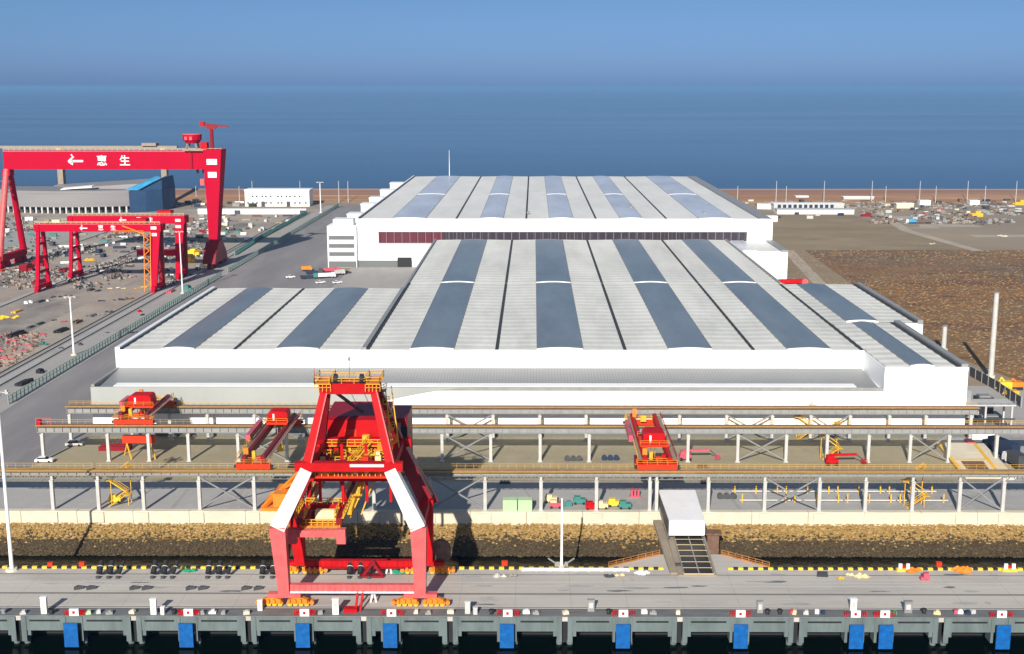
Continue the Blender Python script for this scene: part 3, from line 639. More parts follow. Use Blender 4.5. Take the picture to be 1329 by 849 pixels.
# ================================================================== PORTAL CRANE ON THE QUAY
pc = thing('portal_crane', 'big red portal crane straddling the quay rails with glare-white sloping legs', 'portal crane', (-35.3, 234, 0))
F_, R_ = 226.6, 243.0
for sx, xb, xk, xt in ((-1, -48.6, -49.4, -43.4), (1, -22.0, -22.2, -27.4)):
    for y, front in ((F_, True), (R_, False)):
        b = MB(); b.bar((xb, y, 2.6), (xk, y, 16.4), 2.1, 1.9, 3.1, 2.3, up=(0,1,0)); part('lower_leg', b, M['red_pink'] if front else M['red'], pc)  # front pair in the paler red, rear pair in the plain red
        b = MB(); b.bar((xk, y, 16.3), (xt, y, 28.0), 3.0, 2.3, 2.3, 2.1, up=(0,1,0)); o = part('upper_leg', b, M['white_warm'] if front else M['red_dark'], pc)  # front pair white: sun glare on red paint, put into the colour
        # bogies
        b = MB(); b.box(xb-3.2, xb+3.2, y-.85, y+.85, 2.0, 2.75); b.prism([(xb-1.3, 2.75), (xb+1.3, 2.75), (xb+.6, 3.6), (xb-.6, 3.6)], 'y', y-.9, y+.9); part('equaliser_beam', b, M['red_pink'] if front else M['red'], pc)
        for k in (-1, 1):
            b = MB(); b.prism([(xb+k*2.6-2.3, .65), (xb+k*2.6+2.3, .65), (xb+k*2.6+2.0, 1.35), (xb+k*2.6+.4, 2.0), (xb+k*2.6-.4, 2.0), (xb+k*2.6-2.0, 1.35)], 'y', y-.55, y+.55)
            for q in (-1.7, -.55, .55, 1.7): b.box(xb+k*2.6+q-.2, xb+k*2.6+q+.2, y-1.0, y-.56, .9, 1.7)
            bo = part('bogie', b, M['orange'], pc)
            for q in (-1.65, -.55, .55, 1.65): w_ = MB(); w_.tube((xb+k*2.6+q, y-.42, .5), (xb+k*2.6+q, y+.42, .5), .46, n=12); part('wheel', w_, M['yellow'], bo)
            b = MB(); b.tube((xb+k*5.3, y-.6, .9), (xb+k*5.3, y+.6, .9), .45, n=8); part('buffer', b, M['orange'], pc)
    # side sill, top side beams
    b = MB(); b.box(xk-.9, xk+.9, F_+1, R_-1, 15.2, 16.8); part('side_beam', b, M['red'], pc)
    b = MB(); b.box(xt-1.0, xt+1.0, F_-.8, R_+.8, 27.9, 29.5); part('top_side_beam', b, M['red'], pc)
    b = MB(); b.bar((xb, F_+1, 4), (xk, R_-1, 15.2), .5); part('diagonal', b, M['red_dark'], pc)
def sill(y, z, m, m2):
    b = MB(); b.box(-47.4, -23.2, y-.6, y+.6, z, z+1.5)
    k = -47; 
    while k < -23.4: b.box(k, k+.35, y-.75, y-.59, z+.25, z+1.45); k += 1.15
    o = part('sill_beam', b, m, pc)
    b = MB(); b.box(-47.4, -23.2, y-.9, y-.58, z-.12, z+.2); part('flange', b, m2, o)
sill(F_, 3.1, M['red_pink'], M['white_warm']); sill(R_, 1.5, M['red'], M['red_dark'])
for y, m in ((F_-.1, M['red']), (R_+.1, M['red'])):
    b = MB(); b.box(-45.6, -25.0, y-.8, y+.8, 27.7, 29.4); part('portal_beam', b, m, pc)
b = MB(); b.box(-35, -28.5, F_-1.1, F_-.92, 28.7, 29.2); part('pipe_run', b, M['white_warm'], pc)
# upper A frame
for x0, x1 in ((-43.2, -40.0), (-27.4, -30.6)):
    for y0, y1, m in ((F_, 229.4, M['red']), (R_-1, 233.0, M['red_dark'])):
        b = MB(); b.bar((x0, y0, 29.4), (x1, y1, 43), 1.7, 1.5, 1.35, 1.2, up=(0,1,0)); o = part('tower_leg', b, m, pc)
        if y0 == F_: b = MB(); b.bar((x0+.75, y0-.8, 29.4), (x1+.6, y1-.62, 43), .22, .12, up=(0,1,0)); part('ladder_rail', b, M['red_pink'], o)
b = MB(); b.box(-40.2, -30.4, 228.6, 230.2, 42.2, 44.3); b.box(-40.2, -30.4, 232.2, 233.8, 42.4, 44.1); b.box(-41, -39.2, 229, 233.5, 42.3, 44.2); b.box(-31.4, -29.6, 229, 233.5, 42.3, 44.2); part('head_beam', b, M['red'], pc)
for xa, xc_ in ((-41.7, -38.6), (-32.0, -29.2)):
    b = MB(); b.box(xa, xc_, 228, 234.2, 44.3, 44.42); o = part('head_platform', b, M['orange'], pc)
    b = MB()
    for p, q in (((xa,228,44.4), (xc_,228,44.4)), ((xa,234.2,44.4), (xc_,234.2,44.4)), ((xa,228,44.4), (xa,234.2,44.4)), ((xc_,228,44.4), (xc_,234.2,44.4))): b.rail(p, q, 1.3, t=.11)
    b.rail((xa,228,42.9), (xc_,228,42.9), 1.4, n=4, t=.11)
    part('handrail', b, M['yellow'], o)
for yy in (228.6, 233.6): b = MB(); b.rail((-39, yy, 44.3), (-31.8, yy, 44.3), 1.0, t=.1); part('head_handrail', b, M['yellow'], pc)
for x in (-37.8, -32.8): b = MB(); b.tube((x-.35, 229.2, 45.1), (x+.35, 229.2, 45.1), .95, n=14); b.box(x-.6, x+.6, 228.9, 229.6, 44.3, 44.9); part('sheave', b, M['dark'], pc)
b = MB(); b.tube((-35.4, 231, 44.2), (-35.4, 231, 48.6), .09, n=6); b.box(-35.6, -35.2, 230.8, 231.2, 48.3, 48.9); part('mast', b, M['steel_mid'], pc)
b = MB(); b.tube((-41.7, 228.3, 44.4), (-41.7, 228.3, 47.3), .12, .05, n=6); part('flag_pole', b, M['red'], pc)
b = MB(); b.bar((-39.6, 232.8, 42.4), (-35.2, 246, 34.0), .5, .5); part('back_stay', b, M['dkgrey'], pc)
for x in (-36.2, -33.6): b = MB(); b.tube((x, 229.8, 44.6), (x, 248, 34.2), .06, n=6); part('hoist_rope', b, M['dkgrey'], pc)
# right hand ladder gangs on the tower
b = MB()
for k in range(5): b.rail((-29.8+k*.35, 234, 41.5-k*2.6), (-28.9+k*.45, 236, 41.5-k*2.6), 1.1, n=2, t=.09); b.box(-29.8+k*.35, -28.9+k*.45, 234, 236, 41.3-k*2.6, 41.42-k*2.6)
b.bar((-27.8, 234.5, 28.5), (-29.0, 234.5, 42), .2); b.bar((-26.6, 236, 28.5), (-28.0, 236, 42), .2)
part('ladder_tower', b, M['yellow'], pc)
# machinery house and decks
b = MB(); b.box(-42.6, -30.4, 245.5, 257, 23.5, 32.6); h_ = part('machinery_house', b, M['red'], pc)
b = MB(); b.hexa([(-42.8,245.3,32.6), (-30.2,245.3,32.6), (-30.2,257.2,32.6), (-42.8,257.2,32.6), (-42.8,246.5,33.1), (-30.2,246.5,33.1), (-30.2,257.2,33.4), (-42.8,257.2,33.4)]); part('roof', b, M['red_dark'], h_)
b = MB(); b.box(-38.9, -36.5, 245.38, 245.5, 23.6, 30.5); part('door', b, M['orange_red'], h_)
b = MB(); b.box(-41.6, -40.2, 245.36, 245.5, 26.6, 27.4); part('sign_plate', b, M['white'], h_)
b = MB(); b.box(-29.8, -25.9, 244.5, 255, 22.0, 33.2); b.box(-30.4, -29.7, 247, 253, 24, 30); ax = part('side_house', b, M['red_dark'], pc)
b = MB(); b.box(-29.4, -27.2, 244.4, 244.5, 29.6, 32.2); part('window', b, M['steel_mid'], ax)
b = MB(); b.box(-27.8, -25.95, 244.42, 244.5, 24, 31.4); part('shutter', b, M['dark'], ax)
b = MB(); b.box(-43.5, -27.2, 237.5, 244.6, 23.6, 24.0); dk = part('deck', b, M['orange_red'], pc)
b = MB(); b.box(-43.5, -27.2, 228, 237.5, 25.6, 26.0); dk2 = part('deck', b, M['orange_red'], pc)
b = MB()
for y, z in ((237.6, 24), (241, 24), (244.4, 24), (228.2, 26), (232, 26), (236.8, 26)):
    for x0, x1 in ((-43.4, -38.4), (-37, -33), (-31.6, -27.3)): b.rail((x0, y, z), (x1, y, z), 1.25, n=4, t=.12)
for x in (-43.4, -37.7, -32.3, -27.3): b.rail((x, 228.2, 26), (x, 237, 26), 1.25, n=4, t=.12)
part('deck_handrail', b, M['yellow'], pc)
rr = random.Random(5)
for k in range(44):
    x, y = rr.uniform(-42.5, -28.5), rr.uniform(229.5, 244); z = 26 if y < 237 else 24; a, c, h = rr.uniform(.6, 2), rr.uniform(.6, 2), rr.uniform(.8, 2.8)
    b = MB(); b.box(x-a/2, x+a/2, y-c/2, y+c/2, z, z+h*.7); b.box(x-a/3, x+a/3, y-c/3, y+c/3, z+h*.7, z+h)
    part('winch_unit', b, [M['orange'], M['orange_red'], M['yellow'], M['cream'], M['red_dark'], M['orange']][k % 6], pc)
for x in (-40, -33): b = MB(); b.tube((x-1.6, 240.8, 25.3), (x+1.6, 240.8, 25.3), 1.15, n=14); part('rope_drum', b, M['brown'], pc)
b = MB(); b.bar((-37, 233, 26), (-33.5, 243, 29), .3); b.bar((-36.2, 233, 26), (-32.7, 243, 29), .3); b.rail((-37, 233, 26), (-33.5, 243, 29), 1.2, n=5, t=.12); part('deck_stair', b, M['yellow'], pc)
for k in range(14):
    x, y, z = rr.uniform(-42, -29), rr.uniform(242, 245), rr.uniform(24, 29); a = rr.uniform(.7, 1.9)
    b = MB(); b.box(x-a/2, x+a/2, y-.5, y+.5, z, z+rr.uniform(.6, 2)); part('motor_unit', b, [M['red'], M['orange'], M['orange_red'], M['yellow'], M['red_dark']][k % 5], pc)
for x in (-42.8, -38.2, -33.4, -28.6): b = MB(); b.bar((x, 236.5, 18), (x, 236.5, 30), .55); b.bar((x, 236.5, 23), (x+2.2, 236.5, 28), .35); part('frame_post', b, M['red'], pc)
b = MB(); b.box(-45, -26, 235.8, 237, 22.4, 23.6); part('cross_girder', b, M['red'], pc)
# low trolley girders and front trolley platform
for x in (-47.2, -39.4):
    b = MB(); b.box(x, x+1.1, 234, 280, 14.0, 15.4); o = part('trolley_girder', b, M['red_dark'], pc)
    b = MB(); b.rail((x-.3, 234, 15.4), (x-.3, 279, 15.4), 1.3, n=24, t=.13); b.rail((x+1.5, 234, 15.4), (x+1.5, 279, 15.4), 1.3, n=24, t=.13); b.box(x-.4, x, 234, 279, 15.3, 15.42); b.box(x+1.1, x+1.6, 234, 279, 15.3, 15.42); part('walkway', b, M['yellow'], o)
    for y in (244, 256): b = MB(); b.bar((x+.5, y, 15.4), (x+(1.5 if x < -45 else -1), y, 24), .7); part('hanger', b, M['red'], pc)
b = MB(); b.box(-49, -37.4, 232.8, 234, 11.8, 13.2); b.box(-49, -47.2, 232.7, 234.2, 10.4, 13.4); b.box(-39.2, -37.4, 232.7, 234.2, 10.4, 13.4)
for x in (-46.4, -44, -41.6): b.bar((x-1, 232.8, 11.9), (x, 232.75, 12.9), .25)
part('front_end_beam', b, M['red_pink'], pc)
b = MB(); b.box(-46.6, -38.6, 234.2, 245, 13.3, 13.6); pf = part('trolley_platform', b, M['orange'], pc)
b = MB(); b.box(-46.6, -39, 240.5, 241.6, 13.6, 16.0); part('crossbeam', b, M['red'], pc)
b = MB(); b.tube((-44, 237.6, 14.7), (-39.8, 237.6, 14.7), 1.35, n=16); part('cable_reel', b, M['cream'], pf)
b = MB(); b.hexa([(-46.3,235.2,13.6), (-44.6,235.2,13.6), (-44.6,239.8,13.6), (-46.3,239.8,13.6), (-45.6,235.6,15.2), (-44.8,235.6,15.2), (-44.8,239,15.6), (-45.6,239,15.6)]); part('motor_cover', b, M['red_dark'], pf)
for y, z in ((234.4, 13.6), (239.9, 13.6), (242, 13.6), (244.8, 13.6), (240.6, 16)): b = MB(); b.rail((-46.6, y, z), (-38.8, y, z), 1.3, n=7, t=.14); part('platform_handrail', b, M['yellow'], pf)
for y, z in ((243.9, 26.2), (242.0, 28.0), (240, 26.4)): b = MB(); b.rail((-42.6, y, z), (-28.6, y, z), 1.3, n=9, t=.13); b.box(-42.6, -28.6, y, y+.9, z-.15, z); part('cross_walkway', b, M['yellow'], pc)
# zigzag yellow stair at the right inside
b = MB(); z = 15.4; y = 238
for k in range(6):
    a = 1 if k % 2 else -1
    b.bar((-37.0+k*.9, y+a*2, z), (-36.4+k*.9, y-a*2, z+2.1), .9, .18); b.rail((-36.6+k*.9, y+a*2, z), (-36.0+k*.9, y-a*2, z+2.1), 1.1, n=3, t=.12); b.box(-37+k*.9, -35.2+k*.9, y-a*2-.6, y-a*2+.6, z+2.02, z+2.1); z += 2.1
b.bar((-37.2, 238, 14), (-31, 238, 28), .25); b.bar((-35.2, 240, 14), (-30, 240, 28), .25)
part('zigzag_stair', b, M['yellow'], pc)
b = MB(); b.box(-57.4, -49.9, 247, 256, 12.2, 12.8); b.bar((-57, 247.2, 12.9), (-50, 256, 18.5), .7); b.bar((-57, 255.8, 12.9), (-49.6, 248, 18.5), .6)
b.box(-54.9, -50.6, 248, 255, 12.8, 15.6)
part('side_platform', b, M['orange'], pc)
b = MB(); b.bar((-50.8, 246, 14.6), (-44.0, 246, 27), .8); b.bar((-20.6, 246, 14.6), (-27, 246, 27), 1.4, 1.6); part('rear_strut', b, M['red_dark'], pc)
b = MB(); b.tube((-19.5, 244.5, 4.2), (-19.5, 247, 4.2), 2.0, n=18); b.tube((-19.5, 244.3, 4.2), (-19.5, 244.5, 4.2), 2.5, n=18); part('cable_drum', b, M['brown'], pc)
b = MB()
for x in (-34.2, -33.2): b.bar((x-.3, 223.9, 0), (x, 226, 3.3), .4)
b.box(-36.6, -34.0, 223.2, 224.8, 0.03, .8); part('anchor_stand', b, M['red'], pc)
b = MB(); b.bar((-35.6, 241, .03), (-33, 241.5, 3.4), .6); b.bar((-31, 241, .03), (-33.4, 241.5, 3.4), .6); b.box(-36, -31, 240.4, 242, .03, .5); part('anchor_stand', b, M['red_dark'], pc)

# ================================================================== COVERED RAMP
rmp = thing('covered_ramp', 'white covered ramp with dark panelled gangway leading down to the quay', 'gangway', (34, 258, 0))
def rz(y): return .3 + (y-241.8)*2.1/34
b = MB(); b.hexa([(30.2,241.8,-.1), (38.2,241.8,-.1), (38.4,276,1.9), (29.6,276,1.9), (30.2,241.8,.25), (38.2,241.8,.25), (38.4,276,2.3), (29.6,276,2.3)]); part('deck', b, M['tan'], rmp)
for i in range(7):
    for j in range(2):
        y0 = 242.2+i*2.85; y1 = y0+2.65; x0 = 31.6+j*3.05; x1 = x0+2.8
        b = MB(); b.hexa([(x0,y0,rz(y0)), (x1,y0,rz(y0)), (x1,y1,rz(y1)), (x0,y1,rz(y1)), (x0,y0,rz(y0)+.12), (x1,y0,rz(y0)+.12), (x1,y1,rz(y1)+.12), (x0,y1,rz(y1)+.12)]); part('panel', b, M['solar'], rmp)
for i in range(8): y = 242.1+i*2.85; b = MB(); b.box(31.4, 37.6, y-.1, y+.06, rz(y)+.02, rz(y)+.17); part('rung', b, M['cream'], rmp)
b = MB(); b.bar((34.55, 242, rz(242)+.1), (34.55, 262, rz(262)+.1), .22, .2); part('centre_strip', b, M['steel'], rmp)
b = MB(); b.hexa([(28.6,242.5,-.2), (30.1,242.5,-.2), (29.5,270,1.2), (27.6,270,1.2), (28.6,242.5,.5), (30.1,242.5,.5), (29.5,270,2.1), (27.6,270,2.1)]); part('side_walkway', b, M['tan'], rmp)
for x in (31.3, 37.7):
    b = MB(); b.bar((x, 242, rz(242)+.3), (x, 262, rz(262)+.3), .14, .5); part('curb', b, M['steel'], rmp)
b = MB(); b.hexa([(30.0,259.4,5.6), (37.8,259.4,5.6), (38.3,279,6.0), (29.6,279,6.0), (30.0,259.4,5.9), (37.8,259.4,5.9), (38.3,279,6.3), (29.6,279,6.3)]); part('cover', b, M['white'], rmp)
b = MB(); b.box(30.0, 37.8, 258.9, 259.38, 2.5, 5.88); part('front_board', b, M['white'], rmp)
for x, m in ((37.8, M['white']), (29.8, M['dkgrey'])): b = MB(); b.hexa([(x,259.4,2.4), (x+.2,259.4,2.4), (x+.5 if x > 33 else x,279,3.4), (x+.3 if x > 33 else x-.2,279,3.4), (x,259.4,5.58), (x+.2,259.4,5.58), (x+.5 if x > 33 else x,279,5.95), (x+.3 if x > 33 else x-.2,279,5.95)]); part('side_board', b, m, rmp)
for x in (30.1, 37.6):
    for y in (259.6, 268, 277): b = MB(); b.bar((x, y, rz(y)), (x, y, 5.6), .3); part('post', b, M['dkgrey'], rmp)
b = MB(); b.box(39, 41.6, 262, 264, -3.4, 1.5); b.box(38.6, 42.2, 261.6, 264.4, 1.5, 1.9); part('pier', b, M['brown'], rmp)
for s_, x0, x1 in ((-1, 27.5, 16), (1, 41, 50)):
    hb = MB(); hb.rail((x0, 253.8, .0), (x1, 246.8, .0), 1.1, n=7, t=.12); hb.bar((x0, 253.8, .15), (x1, 246.8, .15), .3, .3)
    solo('safety_railing', hb, mat('rusty orange rail', (.40, .17, .05), .7, var=.3), 'rusty orange railing slanting along the ' + ('left' if s_ < 0 else 'right') + ' edge of the ramp apron', 'railing', ((x0+x1)/2, 250, 0), 'ramp apron railings')

# ================================================================== QUAY FURNITURE
for i, X in enumerate(fX):
    near = ''
    if i in (7, 8): near = ', in the close pair'
    lab = f'blue fender panel on the quay face, {ordn(i)} from the left' + near
    t = thing('fender', lab, 'fender', (X, QF-1.2, -3.2), 'blue fenders along the quay face')
    b = MB(); b.box(X-1.35, X+1.35, QF-1.75, QF-1.4, -5.6, -.75); b.box(X-1.3, X+1.3, QF-1.78, QF-1.74, -.9, -.72); part('panel', b, M['blue'], t)
    for z in (-2, -4.2): b = MB(); b.tube((X, QF-1.4, z), (X, QF-.2, z), .75, .6, 14); part('rubber_cone', b, M['dark'], t)
    b = MB(); b.box(X-1.2, X+1.25, QF-1.4, QF-1.25, -5.4, -.8); part('back_frame', b, M['blue_d'], t)
    # red and white ladder head above each fender
    s_ = thing('ladder_head', f'red and white ladder head above the {ordn(i)} blue fender from the left', 'safety ladder', (X+.2, QF+.6, 0), 'red and white ladder heads along the quay edge')
    b = MB(); b.box(X-.75, X+1.05, QF+.1, QF+.5, .02, 1.35); part('board', b, M['white'], s_)
    b = MB(); b.box(X-.15, X+.35, QF+.06, QF+.1, .4, .95); part('emblem', b, M['red'], s_)
    for a in (-1.9, 1.3):
        b = MB(); b.rail((X+a, QF+.4, .02), (X+a+.9, QF+.4, .02), 1.1, n=2, t=.13); part('handrail', b, M['red'], s_)
# white pillars / pump stations
for i, (px, py, h, wd, c, kind) in enumerate(((58,796,3.4,1.1,'white','tall'), (200,797,3.2,1.1,'white','tall'), (211,798,1.6,.7,'white','short'), (436,797,3.2,1.2,'white','tall'), (338,792,2.2,.9,'white_warm','tall'), (607,796,2.6,1.0,'steel_white','tall'), (617,797,1.5,.8,'steel_white','short'), (767,793,2.4,1.3,'steel','tall'), (986,795,2.4,1.1,'steel','tall'), (1107,793,2.6,1.2,'white','tall'), (1178,795,2.4,1.5,'steel_mid','tall'))):
    p = at(px, py, 0); y = max(p.y, QF+.9)
    t = thing('service_pillar', f'{ {"white":"white","white_warm":"off white","steel_white":"off white","steel":"grey","steel_mid":"dark grey"}[c] } {"upright service" if kind=="tall" else "low service"} pillar on the quay edge, {ordn(i)} pillar from the left', 'service pillar', (p.x, y, 0), 'service pillars along the quay edge')
    b = MB(); b.box(p.x-wd/2, p.x+wd/2, y-.35, y+.35, .02, h-.15); part('body', b, M[c], t)
    b = MB(); b.box(p.x-wd/2-.08, p.x+wd/2+.08, y-.43, y+.43, h-.15, h); part('cap', b, M[c], t)
    b = MB(); b.box(p.x-wd*.3, p.x+wd*.3, y-.38, y-.35, h*.3, h*.75); part('door', b, M['steel_white'], t)
# mooring bollards and small equipment by the edge
edge = [(5,796,'steel_mid'),(30,797,'steel_white'),(67,797,'dark'),(115,797,'mint'),(128,796,'steel_white'),(142,797,'steel'),(172,796,'conc_pale'),(226,797,'dark'),(262,797,'steel'),(276,796,'white'),(290,797,'steel'),(320,797,'conc_pale'),(416,797,'steel'),(540,796,'conc_pale'),(556,797,'steel'),(585,796,'conc_pale'),(638,797,'dark'),(683,796,'white'),(696,797,'steel'),(734,797,'conc_pale'),(790,797,'dark'),(836,796,'white'),(848,797,'steel'),(880,797,'conc_pale'),(996,797,'dark'),(1012,797,'dark'),(1027,796,'pink'),(1031,797,'cream'),(1046,797,'steel_white'),(1060,796,'white'),(1068,797,'blue_d'),(1160,797,'green'),(1199,796,'dark'),(1216,797,'cream'),(1240,796,'pink'),(1246,796,'white'),(1256,797,'blue_d'),(1262,796,'steel_white')]
for i, (px, py, c) in enumerate(edge):
    p = at(px, py, 0); p.y = max(p.y, QF+.9); cn = {'steel_mid':'grey','steel_white':'off white','dark':'black','mint':'pale green','steel':'grey','conc_pale':'cream','white':'white','pink':'faded red','cream':'cream','blue_d':'navy','green':'green'}[c]
    b = MB()
    if c in ('dark', 'steel_mid'):
        b.tube((p.x, p.y, 0.02), (p.x, p.y, .7), .42, .3, 12); b.tube((p.x, p.y, .7), (p.x, p.y, .95), .6, .5, 12); nm, ct = 'mooring_bollard', 'bollard'
    else:
        a = rnd.uniform(-.3, .3); b.cbox((p.x, p.y, .02), rnd.uniform(.7, 1.4), .8, rnd.uniform(.35, .7), a); b.cbox((p.x+.1, p.y, .3), .6, .6, .5, a); nm, ct = 'equipment_box', 'equipment box'
    solo(nm, b, M[c], f'small {cn} {ct} on the quay edge, {ordn(i)} item from the left', ct, (p.x, p.y, 0), 'small items along the quay edge')
# black roller sets lying by the kerb
sets = [(138,744),(208,744),(279,744),(349,744),(462,745)]
for i, (px, py) in enumerate(sets):
    p = at(px, 747, 0)
    t = thing('roller_stand', f'three black rollers by the rear kerb, {ordn(i)} set from the left', 'roller set', (p.x, p.y, 0), 'black roller sets by the rear kerb')
    for dx, tilt, r in ((-1.2, 0, .62), (1.0, 0, .62), (2.9, .5, .42)):
        b = MB(); b.tube((p.x+dx, p.y-.7, .75), (p.x+dx+tilt, p.y+1.2, 2.7), r, r*.85, 14); part('roller', b, M['dark'], t)
        b = MB(); b.tube((p.x+dx+.5*tilt, p.y+.3, 1.74), (p.x+dx+.55*tilt, p.y+.4, 1.84), r*1.03, n=14); part('band', b, M['steel_white'], t)
        b = MB(); b.tube((p.x+dx, p.y-1.6, .02), (p.x+dx, p.y-1.5, .5), .45, n=10); part('foot', b, M['dkgrey'], t)
    for dx in (-3.4, -.9):
        q = (p.x+dx, 234.2, 0.02); b = MB(); b.prism([(q[0]-.5, q[1]-.4), (q[0]+1.2, q[1]+.4), (q[0]-.1, q[1]+.6)], 'z', .02, .75)
        solo('wheel_chock', b, M['dkgrey'], f'{"left" if dx < -2 else "right"} dark wedge chock in front of the {ordn(i)} roller set from left', 'wheel chock', q, 'dark wedge chocks on the quay')
# odds and ends on the deck
deck = [(246,742,'green','green tarpaulin bundle by the kerb left of the portal crane','bundle',2.0), (518,743,'green','green tarpaulin bundle behind the portal crane sill','bundle',2.2), (1188,742,'orange','orange safety net heap by the kerb far right','bundle',2.6), (1247,742,'orange','larger orange safety net heap near the right frame edge','bundle',3.2), (1200,753,'pink','pink wheeled winch cart standing on the deck at right','cart',1.8), (1067,747,'dkgrey','dark square hatch plate leaning on small cubes at right','plate',2.4), (1120,749,'cream','pale timber pile beside the kerb at right','bundle',2.6), (1100,747,'cream','small pale sack pile by the kerb at right','bundle',1.6), (1094,752,'yellow','small yellow timber pile on the deck at right','bundle',1.4), (648,749,'steel_white','white plastic sheet heap by the kerb left of the lamp','bundle',2.0), (665,749,'tan','tan sack heap beside the white sheet heap','bundle',1.4), (792,749,'dkgrey','dark tarpaulin heap between the lamp and the ramp','bundle',1.7), (805,748,'cream','pale sack heap left of the ramp','bundle',1.5), (833,745,'white','white round sheet cover lying left of the ramp','bundle',2.3), (880,737,'dkgrey','dark toolbox beside the gangway foot','toolbox',1.2), (107,737,'orange_red','small red life buoy box on the kerb at left','box',1.1), (66,737,'orange_red','orange box on the kerb right of the left lamp','box',1.), (655,736,'orange_red','orange red box on the kerb under the white lamp row','box',1.2), (1218,737,'orange_red','red life buoy box on the kerb at far right','box',1.1), (485,781,'white_warm','white cable stand leaning beside the portal crane anchor','stand',1.3), (505,744,'white_warm','white tripod stand between the portal crane sills','stand',1.5)]
for px, py, c, lab, ct, s_ in deck:
    p = at(px, py, 0); b = MB()
    if ct == 'bundle':
        for k in range(5): b.blob((p.x+rnd.uniform(-.5,.5)*s_, p.y+rnd.uniform(-.25,.25)*s_, .25), s_*.32, (1.2, .9, .7))
    elif ct == 'cart':
        b.cbox((p.x, p.y, .4), s_, .9, .35); b.cbox((p.x+.2, p.y, .75), s_*.6, .8, .9)
        for a in (-.6, .6): b.tube((p.x+a, p.y-.5, .35), (p.x+a, p.y+.5, .35), .35, n=10)
    elif ct == 'plate': b.hexa([(p.x-1.3,p.y-.8,.02), (p.x+1,p.y-1,.02), (p.x+1.3,p.y+.8,.02), (p.x-.8,p.y+1,.02), (p.x-1.3,p.y-.8,.15), (p.x+1,p.y-1,.15), (p.x+1.3,p.y+.8,.6), (p.x-.8,p.y+1,.6)])
    elif ct == 'stand':
        b.bar((p.x-.6,p.y-.3,.02), (p.x,p.y,2.6), .3); b.bar((p.x+.6,p.y-.3,.02), (p.x,p.y,2.6), .3); b.cbox((p.x,p.y,2.4), .7, .6, .6)
    else: b.cbox((p.x, p.y, .02 if ct != 'box' else .42), s_, .7*s_, .7*s_); b.cbox((p.x, p.y, .7*s_+(.0 if ct != 'box' else .42)), s_*1.08, .76*s_, .12)
    solo(ct.replace(' ', '_') if ct != 'bundle' else 'heap', b, M[c], lab, 'heap' if ct == 'bundle' else ct, (p.x, p.y, 0))
for i, px in enumerate((1173, 1310)):
    p = at(px, 741, 0); t = thing('barrier_post', f'red white barrier pair with yellow foot by the kerb, {"left" if i == 0 else "right"} one of two', 'barrier', (p.x, p.y, 0), 'red white barriers by the kerb')
    for dx in (-.8, .8):
        b = MB(); b.box(p.x+dx-.35, p.x+dx+.35, p.y-.2, p.y+.2, .02, 1.6); part('post', b, M['white'], t); b = MB(); b.box(p.x+dx-.8, p.x+dx+.8, p.y-.5, p.y+.5, .02, .5); part('foot', b, M['yellow_b'], t)
    b = MB(); b.box(p.x-.44, p.x+.44, p.y-.15, p.y+.15, .7, 1.3); part('panel', b, M['red'], t)
b = MB(); a, c = at(679, 740, 0), at(815, 740, 0); b.box(a.x, c.x, a.y-.35, a.y+.2, .02, .5)
for k in range(9): x = a.x+(c.x-a.x)*k/8; b.box(x-.3, x+.3, a.y-.5, a.y+.35, .0, .35)
solo('white_pipe', b, M['white'], 'long white pipe lying along the kerb at the foot of the middle lamp', 'pipe', (a.x, a.y, 0))

# ================================================================== HIGH MAST LAMPS
def lamp(name, label, x, y, z, h, r, base=True, arms=True, group=None, col='white'):
    t = thing(name, label, 'lamp post', (x, y, z), group)
    b = MB(); b.tube((x, y, z), (x, y, z+h), r, r*.6, 10); part('pole', b, M[col], t)
    if base: b = MB(); b.tube((x, y, z), (x, y, z+.5), r*3.2, r*2.6, 10); part('base', b, M['conc_pale'], t)
    if arms:
        b = MB(); b.tube((x, y, z+h-.3), (x, y, z+h), r*2.4, n=10)
        for k in range(6):
            a = k*math.pi/3; b.bar((x, y, z+h-.1), (x+r*5*math.cos(a), y+r*5*math.sin(a), z+h), r*.5); b.cbox((x+r*5*math.cos(a), y+r*5*math.sin(a), z+h-r*.8), r*1.6, r*1.6, r*.9)
        part('lamp_head', b, M['steel_white'], t)
    return t
lamp('high_mast', 'tall white high mast lamp standing on the quay at the left edge', -109.7, 244.3, 0, 38.6, .42)
lamp('high_mast', 'slim white high mast lamp on the quay kerb right of the portal crane', 6.0, 246.3, 0, 15.4, .30, arms=False)
t = thing('lamp_platform', 'grey concrete pedestal with struts around the middle lamp foot', 'pedestal', (6, 248, -3)); b = MB(); b.box(4.6, 7.4, 246.8, 249.4, -6, .1); part('block', b, M['conc_pale'], t)
for s_ in (-1, 1): b = MB(); b.bar((6+s_*1.2, 248.6, .1), (6+s_*2.8, 249.4, .9), .25); part('strut', b, M['steel'], t)
lamp('high_mast', 'white lamp mast beside the teal fence in the left works yard', -170.6, 446.4, 2, 22, .38)
lamp('high_mast', 'white lamp mast in front of the right leg of the rear small gantry', -169.0, 585.1, 2, 30, .34)
lamp('high_mast', 'white lamp mast near the far end of the left road', -168.0, 972, 2, 24, .5)
lr = [(957,0),(1007,1),(1020,0),(1069,1),(1131,1),(1149,0),(1193,1),(1214,0),(1255,1),(1278,0),(1318,1)]
ll = [(255,0),(268,1),(311,0),(328,1),(390,1),(440,1),(452,1)]
allp = sorted(lr+ll)
for i, (px, tall) in enumerate(allp):
    p = at(px, 263, 2); lamp('dike_lamp', f'slender pale lamp mast along the sea dike, {ordn(i)} from the left', p.x, p.y, 2, 18.5 if tall else 14.2, .34, False, False, 'lamp masts along the sea dike', 'steel_white')

